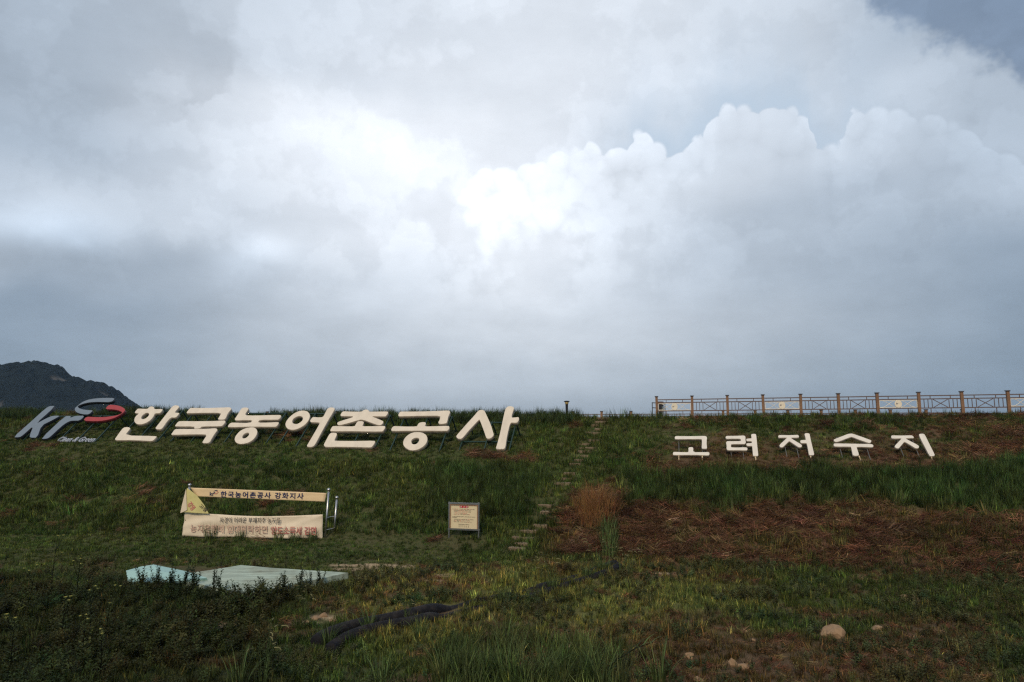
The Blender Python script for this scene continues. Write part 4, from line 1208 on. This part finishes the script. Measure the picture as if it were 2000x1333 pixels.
def tuft(seed, nb, h, spread, w, bend, straw=0.0):
    rg = random.Random(seed); q = Leafy()
    for _ in range(nb):
        a, r = rg.uniform(0, 6.283), spread * math.sqrt(rg.random())
        c = None
        if rg.random() < straw: k = rg.uniform(1.2, 2.4); c = [k * 1.7, k * 1.25, k]
        q.blade((r * math.cos(a), r * math.sin(a), -.02), a + rg.uniform(-1, 1), h * rg.uniform(.55, 1.15), w * rg.uniform(.7, 1.2), bend * rg.uniform(.3, 1.4), rg, 3, c)
    return q
def straw_mat(seed, nb, l, spread):
    rg = random.Random(seed); q = Leafy()
    for _ in range(nb):
        a, r = rg.uniform(0, 6.283), spread * math.sqrt(rg.random())
        p = Vector((r * math.cos(a), r * math.sin(a), rg.uniform(-.01, .12)))
        b = rg.uniform(0, 6.283); ll = l * rg.uniform(.5, 1.2); tilt = rg.uniform(-.12, .5)
        d = Vector((math.cos(b) * math.cos(tilt), math.sin(b) * math.cos(tilt), math.sin(tilt)))
        k = rg.choice((.55, .8, 1.0, 1.3, 1.9)); c = [k, k * rg.uniform(.85, 1.1), k * rg.uniform(.8, 1.1)]
        q.stick(p, p + d * ll, .0068, c)
    for _ in range(nb // 3):
        a, r = rg.uniform(0, 6.283), spread * math.sqrt(rg.random())
        q.blade((r * math.cos(a), r * math.sin(a), -.02), a, l * .5 * rg.uniform(.5, 1), .012, 1.6, rg, 3)
    return q
def weed(seed, h, nl, ll, lw):
    rg = random.Random(seed); q = Leafy()
    for s_ in range(rg.randint(2, 4)):
        lean = Vector((rg.uniform(-.35, .35), rg.uniform(-.35, .35), 1)).normalized(); top = lean * h * rg.uniform(.6, 1.1)
        q.stick((0, 0, -.02), top, .005, [1.2, .9, .7])
        for i in range(nl):
            f = .15 + .85 * i / nl; a = i * 2.4 + rg.uniform(-.5, .5)
            d = Vector((math.cos(a), math.sin(a), rg.uniform(.1, .9)))
            q.leaf(top * f, d, (0, 0, 1), ll * (1.15 - .6 * f) * rg.uniform(.7, 1.2), lw * (1.1 - .5 * f), rg)
    return q

def proto(nm, meshes):
    c = bpy.data.collections.new(nm)
    for i, me in enumerate(meshes):
        o = bpy.data.objects.new('%s_%02d' % (nm, i), me); c.objects.link(o)
    return c
P_SHORT = proto('short_tuft', [tuft(10 + i, 22, .22, .16, .020, 1.0, .10).mesh('short_tuft', M_BLADE) for i in range(5)])
P_MED = proto('medium_tuft', [tuft(30 + i, 22, .42, .16, .023, .9, .08).mesh('medium_tuft', M_BLADE) for i in range(5)])
P_TALL = proto('tall_tuft', [tuft(50 + i, 24, .75, .15, .026, .8, .05).mesh('tall_tuft', M_BLADE) for i in range(5)])
P_STRAW = proto('straw_tuft', [straw_mat(70 + i, 44, .36, .26).mesh('straw_tuft', M_BLADE) for i in range(5)])
P_WEED = proto('leafy_weed', [weed(90 + i, .36, 9, .11, .05).mesh('leafy_weed', M_BLADE) for i in range(6)])

def scatter(name, label, cat, P, tint, scl, coll, nvar, tilt=.18, seed=1, squash=None):
    rg = np.random.default_rng(seed)
    k = len(P)
    me = bpy.data.meshes.new(name); me.vertices.add(k); me.vertices.foreach_set('co', P.astype(np.float32).ravel())
    rot = np.stack([rg.normal(0, tilt, k), rg.normal(0, tilt, k), rg.uniform(0, 6.283, k)], 1)
    sc = np.stack([scl, scl, scl * rg.uniform(.75, 1.2, k)], 1)
    for nm, ty, da, key in (('rot', 'FLOAT_VECTOR', rot, 'vector'), ('scl', 'FLOAT_VECTOR', sc, 'vector')):
        me.attributes.new(nm, ty, 'POINT').data.foreach_set(key, da.astype(np.float32).ravel())
    me.attributes.new('idx', 'INT', 'POINT').data.foreach_set('value', rg.integers(0, nvar, k).astype(np.int32))
    me.attributes.new('tint', 'FLOAT_COLOR', 'POINT').data.foreach_set('color', np.concatenate([np.clip(tint, 0, 1), np.ones((k, 1))], 1).astype(np.float32).ravel())
    o = link(name, me)
    ng = bpy.data.node_groups.new(name, 'GeometryNodeTree')
    ng.interface.new_socket('Geometry', in_out='INPUT', socket_type='NodeSocketGeometry')
    ng.interface.new_socket('Geometry', in_out='OUTPUT', socket_type='NodeSocketGeometry')
    gi, go = ng.nodes.new('NodeGroupInput'), ng.nodes.new('NodeGroupOutput')
    ip = ng.nodes.new('GeometryNodeInstanceOnPoints'); ci = ng.nodes.new('GeometryNodeCollectionInfo')
    ci.inputs['Collection'].default_value = coll; ci.inputs['Separate Children'].default_value = True; ci.inputs['Reset Children'].default_value = True
    ip.inputs['Pick Instance'].default_value = True
    for nm, dt, so in (('rot', 'FLOAT_VECTOR', 'Rotation'), ('scl', 'FLOAT_VECTOR', 'Scale'), ('idx', 'INT', 'Instance Index')):
        na = ng.nodes.new('GeometryNodeInputNamedAttribute'); na.data_type = dt; na.inputs['Name'].default_value = nm
        ng.links.new(na.outputs['Attribute'], ip.inputs[so])
    ng.links.new(gi.outputs[0], ip.inputs['Points']); ng.links.new(ci.outputs[0], ip.inputs['Instance']); ng.links.new(ip.outputs[0], go.inputs[0])
    md = o.modifiers.new('scatter', 'NODES'); md.node_group = ng
    return tag(o, label, cat, kind='stuff')

RG = np.random.default_rng(12)
def candidates(n_pts, s0, s1, n0, n1):
    s = RG.uniform(s0, s1, n_pts); n = RG.uniform(n0, n1, n_pts)
    x, y = to_xy(s, n); z = height_sn(s, n); u, v = project(x, y, z)
    k = (y > 10) & (u > -160) & (u < 2160) & (v < 1400)
    return [a[k] for a in (s, n, x, y, z, u, v)]
# clearings: stair treads, slab, pipes stay partly visible
def stair_clear(x, y):
    d = ST_B - ST_A; L2 = d.x ** 2 + d.y ** 2
    f = ((x - ST_A.x) * d.x + (y - ST_A.y) * d.y) / L2
    lat = np.abs((x - ST_A.x) * d.y - (y - ST_A.y) * d.x) / math.sqrt(L2)
    return (f > -.02) & (f < 1.03) & (lat < .42) & ((f > .55) | (RG.random(len(x)) < .6))
SLABP = [(470,1111),(700,1133),(480,1168),(300,1140),(250,1118),(300,1104)]
def in_poly(u, v, P):
    r = np.zeros(len(u), bool)
    for (x1, y1), (x2, y2) in zip(P, P[1:] + P[:1]):
        c = ((y1 > v) != (y2 > v)) & (u < (x2 - x1) * (v - y1) / (y2 - y1 + 1e-9) + x1)
        r ^= c
    return r
PIPEL = [(630,1256),(661,1243),(707,1230),(756,1221),(805,1211),(868,1196),(900,1186)]
def near_pipe(u, v, tol=9):
    d = np.full(len(u), 1e9)
    for (x1, y1), (x2, y2) in zip(PIPEL, PIPEL[1:]):
        t_ = np.clip(((u - x1) * (x2 - x1) + (v - y1) * (y2 - y1)) / ((x2 - x1) ** 2 + (y2 - y1) ** 2), 0, 1)
        d = np.minimum(d, np.hypot(u - x1 - t_ * (x2 - x1), v - y1 - t_ * (y2 - y1)))
    return (d < tol)
ROCKPX = [(1626,1236,22,14),(1346,1283,10,8),(1442,1300,22,10),(1714,1227,13,6),(628,1206,30,12)]
def blocked(x, y, u, v):
    b = in_poly(u, v, SLABP) | near_pipe(u, v + 2)
    for cx, cy, rx, ry in ROCKPX: b |= ((u - cx) / rx) ** 2 + ((v - cy - 3) / ry) ** 2 < 1
    return b

def jitter(c, amt=.38):
    k = len(c)
    return np.clip(c * np.exp(RG.normal(0, amt, (k, 1))) * (1 + RG.normal(0, .08, (k, 3))), .002, 1)

# slope and lawn turf
s, n, x, y, z, u, v = candidates(190000, -60, 44, 7.5, 41.2)
Z = zones(u, v, s, n)
big_n = fbm(s * .22, n * .22, 61)
dens = np.where(n > N_FOOT, .62, 1.0) * (1 - .75 * bare(u, v, Z['nf'])) * (1 - .25 * Z['dirt'])
keep = (RG.random(len(s)) < dens) & ~blocked(x, y, u, v) & ~(stair_clear(x, y) & (RG.random(len(s)) < .42))
c = zone_colour(Z, .38)
hue = fbm(s * .9, n * .9, 77) - .5
c = c * (1 + hue * 1.1)[:, None] * (.8 + .5 * big_n)[:, None]
c = c * np.stack([1 + .55 * (fbm(s * .5, n * .5, 83) - .45), np.ones(len(s)), np.ones(len(s))], 1)
isb = RG.random(len(s)) < Z['brown'] * (.14 + .76 * sstep(.36, .60, .6 * fbm(s * .8, n * .8, 141) + .4 * fbm(s * .25, n * .25, 143))) + Z['dirt'] * .38 * (1 - Z['dark'])
kb = keep & isb; kg = keep & ~isb
PT = np.stack([x, y, z], 1)
scatter('dry_grass', 'reddish brown dead grass and straw on the slope', 'dry grass', PT[kb], jitter(np.array([C_BROWN, C_BROWN * .8, C_BROWN * .5, (.20, .135, .075), (.15, .10, .05)])[RG.choice(5, kb.sum(), p=(.4, .22, .14, .1, .14))] * (.75 + .7 * big_n[kb])[:, None] * (1 + hue[kb] * .9)[:, None], .3),
        RG.uniform(.6, 1.15, kb.sum()) * np.where(n[kb] > N_FOOT, 1, .48) * np.where((u[kb] > 1290) & (u[kb] < 1850) & (v[kb] > 838) & (v[kb] < 912), .5, 1), P_STRAW, 5, .25, 3)
hs = (.75 + .75 * (fbm(s * .6, n * .6, 91) - .3)) * np.where((v > 1045) & (v < 1120) & (u < 900), .55, 1) * np.where(v > 1100, .72, 1)
signs = ((u > 10) & (u < 1030) & (v > 836) & (v < 902)) | ((u > 1290) & (u < 1850) & (v > 840) & (v < 908))
hs = hs * np.where(signs, .8, 1)
nosl = ~signs & ~in_poly(u, v - 12, SLABP)
med = kg & nosl & ((Z['tall'] < .6) & (RG.random(len(s)) < .40) & (n > N_FOOT) | (v > 1110) & (RG.random(len(s)) < .28)) & ~((v > 1045) & (v < 1115) & (u < 950))
reedy = sstep(820, 880, u) * (1 - sstep(1210, 1280, u)) * sstep(1255, 1290, v + Z['nz'] * 40)
c = mix3(c, np.array((.075, .105, .036)), reedy * .8)
tl = kg & ((Z['tall'] >= RG.uniform(.1, .75, len(s))) | (RG.random(len(s)) < reedy * .45))
med = med & ~tl
sh = kg & ~med & ~tl
scatter('short_grass', 'short dark green turf on the dam face and lawn', 'grass', PT[sh], jitter(c[sh]), RG.uniform(.7, 1.3, sh.sum()) * np.clip(hs[sh], .45, 1.5), P_SHORT, 5, .2, 4)
scatter('meadow_grass', 'knee-high mixed green grass on the slope and foreground', 'grass', PT[med], jitter(c[med]), RG.uniform(.55, 1.1, med.sum()) * np.clip(hs[med], .45, 1.4), P_MED, 5, .2, 5)
scatter('tall_grass', 'dense tall green grass in bands across the dam face', 'grass', PT[tl], jitter(c[tl]), RG.uniform(.55, 1.1, tl.sum()) * .85, P_TALL, 5, .16, 6)

# tall fringe along the crest
s, n, x, y, z, u, v = candidates(9000, -60, 44, 39.3, 41.6)
fr = fbm(s * .35, n * .2, 101)
k = (RG.random(len(s)) < sstep(.35, .65, fr) * np.where(u < 1290, 1, .35)) & ~stair_clear(x, y)
scatter('crest_grass', 'wispy green grass fringing the crest against the sky', 'grass', np.stack([x, y, z], 1)[k], jitter(np.repeat(np.array([[.050, .075, .028]]), k.sum(), 0)),
        RG.uniform(.5, 1.1, k.sum()) * np.where(u[k] < 1290, 1, .6), P_TALL, 5, .16, 8)

# broad-leaved weeds in the foreground
s, n, x, y, z, u, v = candidates(60000, -24, 26, 7.5, 27)
Z = zones(u, v, s, n)
cl = fbm(s * .55, n * .55, 111)
wd = np.clip(Z['dark'] * (.12 + .75 * sstep(.38, .58, cl)) + (1 - Z['dark']) * Z['fore'] * (sstep(.5, .66, cl) * .6 + .45 * sstep(1650, 1850, u) + .10), 0, 1)
hedge = np.exp(-((v - np.interp(u, [200, 250, 330, 480, 560, 640, 720], [1140, 1146, 1156, 1180, 1166, 1152, 1146])) / 11) ** 2) * (u > 190) * (u < 740)
wd = np.clip(wd + hedge * .9, 0, 1)
k = (RG.random(len(s)) < wd) & ~blocked(x, y, u, v) & ~(in_poly(u, v - 8, SLABP) & (RG.random(len(s)) < .8)) & (bare(u, v, Z['nf']) < .5)
wc = np.where((Z['dark'] > .5)[:, None], C_SHADED[None] * 1.3, np.array([[.050, .066, .026]])) * np.stack([1 + 1.2 * (fbm(s * 1.1, n * 1.1, 151) - .4), np.ones(len(s)), np.ones(len(s))], 1)
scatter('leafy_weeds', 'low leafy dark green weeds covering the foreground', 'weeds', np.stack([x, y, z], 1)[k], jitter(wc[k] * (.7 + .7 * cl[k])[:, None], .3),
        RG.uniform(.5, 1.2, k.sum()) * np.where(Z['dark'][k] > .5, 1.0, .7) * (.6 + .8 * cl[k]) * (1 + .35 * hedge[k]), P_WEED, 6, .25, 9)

# ---- single plants
def plant(name, u, v, label, cat, group, parts, sc=1.0):
    p = px_ground(u, v)
    t = empty(name, p, label, cat, group, rz=rnd.uniform(0, 6.28)); t.scale = (sc,) * 3
    for nm, me in parts: link(nm, me, t)
    return t

def primrose_parts(seed, h):
    rg = random.Random(seed)
    st, fo = MB(), Leafy()
    bend = Vector((rg.uniform(-.12, .12), rg.uniform(-.12, .12), 0))
    path = [Vector((0, 0, -.03)) + bend * f * f + Vector((0, 0, h * f)) for f in np.linspace(0, 1, 8)]
    st.tube(path, [.009 * (1.15 - .8 * i / 7) for i in range(8)], 6)
    fl = []
    for i in range(34):
        f = .06 + .9 * i / 34; a = i * 2.4
        p = Vector((0, 0, h * f)) + bend * f * f
        fo.leaf(p, (math.cos(a), math.sin(a), rg.uniform(.2, .9)), (0, 0, 1), .17 * (1.15 - .75 * f), .042 * (1.1 - .5 * f), rg)
    for br in range(2):
        a = rg.uniform(0, 6.28); f = rg.uniform(.45, .7); p = Vector((0, 0, h * f)) + bend * f * f
        e = p + Vector((math.cos(a) * .22, math.sin(a) * .22, .34)) * rg.uniform(.7, 1.1)
        st.tube([p, (p + e) / 2 + Vector((0, 0, -.03)), e], [.006, .005, .003], 5)
        for i in range(9):
            g = i / 9; aa = i * 2.4; q = p.lerp(e, .2 + .8 * g)
            fo.leaf(q, (math.cos(aa), math.sin(aa), .6), (0, 0, 1), .10 * (1.1 - .5 * g), .028, rg)
        fl.append(e)
    fl.append(path[-1])
    parts = [('stem', st.mesh('stem', M_STEM)), ('foliage', fo.mesh('foliage', M_LEAF))]
    for e in fl:
        q = Leafy()
        for k in range(6):
            a = k * 1.047 + rg.random(); q.leaf(e - Vector((0, 0, .03)), (math.cos(a) * .7, math.sin(a) * .7, .8), (0, 0, 1), .075, .03, rg, .1, [.35, .5, .6])
        for k in range(4):
            a = k * 1.571; q.leaf(e, (math.cos(a), math.sin(a), .9), (0, 0, 1), .034, .028, rg, .1)
        parts.append(('flower', q.mesh('flower', M_YELLOW)))
    return parts
PR = [primrose_parts(200 + i, h) for i, h in enumerate((1.25, 1.0, .85))]
for u, v, k, sc, lb in [
    (100, 1148, 0, 1.15, 'tallest evening primrose, its top above the weeds at far left'),
    (58, 1180, 1, 1.0, 'evening primrose at the left edge below the tallest one'),
    (148, 1178, 1, 1.15, 'evening primrose right of the tallest one, leaning over dark weeds'),
    (175, 1225, 2, 1.0, 'evening primrose with pale buds in the middle of the left weeds'),
    (207, 1240, 0, .85, 'evening primrose nearest the foam board, slender yellow buds'),
    (160, 1290, 1, .9, 'evening primrose low in the dark left foreground'),
    (20, 1302, 2, 1.1, 'evening primrose flowering beside the lower left edge'),
    (196, 1318, 2, .9, 'evening primrose closest to the bottom edge on the left'),
    (120, 1255, 2, 1.1, 'evening primrose half hidden among dark leaves at left')]:
    plant('evening_primrose', u, v, lb, 'plant', 'yellow evening primroses at the left', PR[k], sc)

def sprig_parts(seed, h):
    rg = random.Random(seed); fo, st = Leafy(), MB()
    for s_ in range(5):
        top = Vector((rg.uniform(-.35, .35), rg.uniform(-.2, .2), 1)).normalized() * h * rg.uniform(.65, 1.1)
        mid = top * .5 + Vector((rg.uniform(-.04, .04), 0, 0))
        st.tube([(0, 0, -.03), mid, top], [.008, .006, .003], 5)
        for i in range(26):
            f = .12 + .88 * i / 26; a = i * 2.4; q = Vector().lerp(top, f)
            fo.leaf(q, (math.cos(a), math.sin(a), rg.uniform(.3, 1)), (0, 0, 1), .12 * (1.2 - .6 * f), .046, rg)
    return [('stem', st.mesh('stem', M_STEM)), ('foliage', fo.mesh('foliage', M_LEAFDARK))]
SP = [sprig_parts(300 + i, h) for i, h in enumerate((.75, .6, .95))]
for u, v, k, sc, lb in [
    (278, 1152, 0, 1.0, 'dark leafy stem in front of the left corner of the foam board'),
    (307, 1155, 2, .85, 'dark leafy stem in front of the foam board peak'),
    (333, 1156, 0, 1.05, 'dark leafy stem in front of the foam board centre'),
    (357, 1158, 1, 1.1, 'dark leafy stem in front of the foam board right end'),
    (380, 1160, 1, 1.2, 'dark leafy stem below the foam board tip'),
    (416, 1166, 2, .9, 'dark leafy stem leaning over the slab near its left corner'),
    (432, 1170, 1, 1.0, 'dark bushy stem at the slab front left'),
    (555, 1158, 0, .8, 'dark leafy stem at the slab front right'),
    (585, 1152, 1, .9, 'dark leafy stem hiding the right end of the slab'),
    (626, 1146, 1, .9, 'dark leafy stem just past the right end of the slab'),
    (606, 1150, 2, .6, 'tall thin leafy stem at the right end of the slab'),
    (515, 1168, 1, .9, 'low leafy stem at the middle of the slab front edge')]:
    plant('leafy_stem', u, v, lb, 'plant', 'dark leafy stems around the slab', SP[k], sc)

def reed_parts(seed, nb, h, w=.022, bend=1.1, mat=None):
    rg = random.Random(seed); q = Leafy()
    for _ in range(nb):
        a, r = rg.uniform(0, 6.283), .16 * math.sqrt(rg.random())
        q.blade((r * math.cos(a), r * math.sin(a), -.03), a + rg.uniform(-.6, .6), h * rg.uniform(.5, 1.15), w * rg.uniform(.6, 1.2), bend * rg.uniform(.4, 1.5), rg, 6)
    return [('foliage', q.mesh('foliage', mat or M_REED))]
RE = [reed_parts(400 + i, 44, h) for i, h in enumerate((.9, .75, 1.1))]
WHERE = [(868,1330,2,'reed clump at the left end of the bottom reeds'), (905,1345,0,'reed clump second from the left of the bottom reeds'),
         (945,1335,0,'reed clump with upright blades, third from the left'), (985,1340,2,'tall reed clump left of the bottom centre'),
         (1020,1350,1,'reed clump at the bottom centre'), (1060,1338,0,'reed clump right of the bottom centre'),
         (1100,1346,1,'broad reed clump under the bare patch'), (1140,1336,1,'reed clump second from the right of the bottom reeds'),
         (1178,1345,0,'reed clump at the right end of the bottom reeds'),
         (985,1262,2,'single reed clump in front of the pipes with two high blades'),
         (745,1345,1,'reed clump in the dark grass at lower left of centre'), (468,1345,0,'pale reed clump near the bottom left'),
         (820,1250,1,'reed clump arching over the middle of the pipes'), (722,1232,1,'reed clump growing between the pipe ends'),
         (640,1262,0,'reed clump hiding the ends of the pipes'), (1290,1340,0,'reed clump right of the bottom reeds in brown soil')]
for u, v, k, lb in WHERE:
    plant('reed_clump', u, v, lb, 'plant', 'long-bladed reed clumps in the foreground', RE[k], rnd.uniform(.8, 1.1))

def leaning_reed():
    rg = random.Random(77); st, q = MB(), Leafy()
    path = [Vector((0, 0, 0)), Vector((.35, .05, .28)), Vector((.75, .08, .48)), Vector((1.1, .1, .56))]
    st.tube(path, [.012, .010, .008, .004], 6)
    for i in range(12):
        f = .15 + .85 * i / 12; k = min(int(f * 3), 2); p = path[k].lerp(path[k + 1], f * 3 - k)
        a = (.5 if i % 2 else -.6) + rg.uniform(-.3, .3)
        q.blade(p, a, .42 * rg.uniform(.7, 1.1), .034, .9, rg, 5, None, .9)
    t = plant('leaning_reed', 1172, 1322, 'single pale green reed leaning right at the bottom edge', 'plant', None,
              [('stem', st.mesh('stem', M_REED)), ('foliage', q.mesh('foliage', M_REED))], 1.0)
    t.rotation_euler.z = .1
leaning_reed()

def dry_parts(seed, nb, h, spread):
    rg = random.Random(seed); q = Leafy()
    for _ in range(nb):
        a, r = rg.uniform(0, 6.283), spread * math.sqrt(rg.random())
        k = rg.uniform(.6, 1.3)
        q.blade((r * math.cos(a), r * math.sin(a), -.03), a + rg.uniform(-1, 1), h * rg.uniform(.5, 1.1), .013, 1.5 * rg.uniform(.2, 1.4), rg, 4, [k, k * rg.uniform(.8, 1.25), k])
    return [('foliage', q.mesh('foliage', M_DRY))]
DR = [dry_parts(500 + i, 210, h, .55) for i, h in enumerate((1.15, .9))]
for u, v, k, sc, lb in [(1165, 985, 0, 1.15, 'orange-brown dry grass clump topmost beside the steps'), (1148, 1004, 0, 1.1, 'orange-brown dry grass clump just below the topmost one'),
                    (1180, 1006, 1, 1.2, 'orange-brown dry grass clump right of the steps'), (1162, 1026, 1, 1.1, 'lowest orange-brown dry grass clump beside the steps')]:
    plant('dry_clump', u, v, lb, 'dry plant', 'orange dry grass clumps beside the steps', DR[k], sc)
GC = [('foliage', tuft(601, 110, .8, .3, .024, .8).mesh('foliage', M_REED))]
for u, v, sc, lb in [(1188, 1040, 1.0, 'upper green tuft among the dead brush right of the steps'), (1190, 1064, 1.1, 'lower green tuft among the dead brush right of the steps'), (1192, 1085, .9, 'green tuft at the foot of the dead brush'),
                     (1178, 1118, .7, 'bright grass tuft over the far end of the pipes'), (1148, 1130, .6, 'bright grass tuft just left of the far pipe end'), (1080, 1152, .55, 'bright grass tuft over the middle bend of the pipes'), (985, 1178, .6, 'bright grass tuft hiding the pipes at the picture centre')]:
    plant('green_tuft', u, v, lb, 'plant', 'green tufts among the dead brush' if v < 1090 else 'bright grass tufts over the pipes', GC, sc)

for u, v, sc, lb in [(412, 1052, .9, 'thick green tuft before the left half of the banner cloth'), (470, 1055, .6, 'thin tuft before the middle of the banner cloth'),
                     (545, 1056, .8, 'green tuft before the right half of the banner cloth'), (575, 1057, .7, 'green tuft near the right end of the banner cloth'), (610, 1057, .6, 'small tuft at the right end of the banner cloth')]:
    plant('green_tuft', u, v, lb, 'plant', 'green tufts along the banner foot', GC, sc)

def foxtail_parts(seed, nb, h):
    rg = random.Random(seed); q, hd = Leafy(), Leafy()
    for _ in range(nb):
        a = rg.uniform(0, 6.28); l = h * rg.uniform(.6, 1.1); tip = Vector((math.cos(a) * .3 * l, math.sin(a) * .3 * l, l))
        b = Vector((math.cos(a) * .05, math.sin(a) * .05, -.02)); mid = b.lerp(tip, .55) - Vector((math.cos(a), math.sin(a), 0)) * .07 * l
        q.stick(b, mid, .005, [1, 1, 1]); q.stick(mid, tip, .004, [1, 1, 1])
        e = tip + Vector((math.cos(a) * .09, math.sin(a) * .09, .01))
        hd.stick(tip, e, .013, [1, 1, 1]); hd.stick(e, e + Vector((math.cos(a) * .04, math.sin(a) * .04, -.04)), .011, [1, 1, 1])
        for i in range(2): q.blade(b.lerp(mid, .3 + .4 * i), a + rg.uniform(-2, 2), .25, .012, 1.2, rg, 3)
    return [('foliage', q.mesh('foliage', M_REED)), ('seed_heads', hd.mesh('seed_heads', M_SEED))]
FX = [foxtail_parts(700 + i, 9, h) for i, h in enumerate((.95, .75))]
for u, v, k, lb in [(1035, 1142, 0, 'drooping foxtail grass left of the pipe bend'), (1010, 1150, 1, 'drooping foxtail grass over the middle of the pipe bend'), (1075, 1138, 1, 'drooping foxtail grass beside the pipe bend'),
                    (600, 1210, 1, 'drooping foxtail grass behind the rubble stones'), (1165, 1118, 0, 'drooping foxtail grass at the far pipe end'), (1215, 1122, 1, 'drooping foxtail grass past the far pipe end'),
                    (512, 1345, 0, 'foxtail grass with pale heads at the bottom left'), (1232, 1130, 0, 'drooping foxtail grass right of the far pipe end'), (795, 1215, 1, 'dry foxtail grass over the middle of the pipes')]:
    plant('foxtail_grass', u, v, lb, 'plant', 'drooping foxtail grasses', FX[k], rnd.uniform(.8, 1.1))

# ------------------------------------------------------------------ thin evening haze
HZ = MB().box((0, 600, 60), (3600, 2600, 130))
hm = bpy.data.materials.new('haze_air'); hm.use_nodes = True
hn = hm.node_tree.nodes; hn.remove(hn['Principled BSDF'])
pv_ = hn.new('ShaderNodeVolumePrincipled'); pv_.inputs['Color'].default_value = (.45, .70, 1, 1); pv_.inputs['Density'].default_value = 9e-5
hm.node_tree.links.new(pv_.outputs[0], hn['Material Output'].inputs['Volume'])
tag(HZ.build('haze', hm), 'thin blue haze in front of the far hill', 'haze', kind='stuff')

for o_ in bpy.data.objects:                      # print too small to pick apart singly
    if o_.name.split('.')[0] in ('lettering', 'text_line', 'emblem') and o_.parent: o_['kind'] = 'stuff'
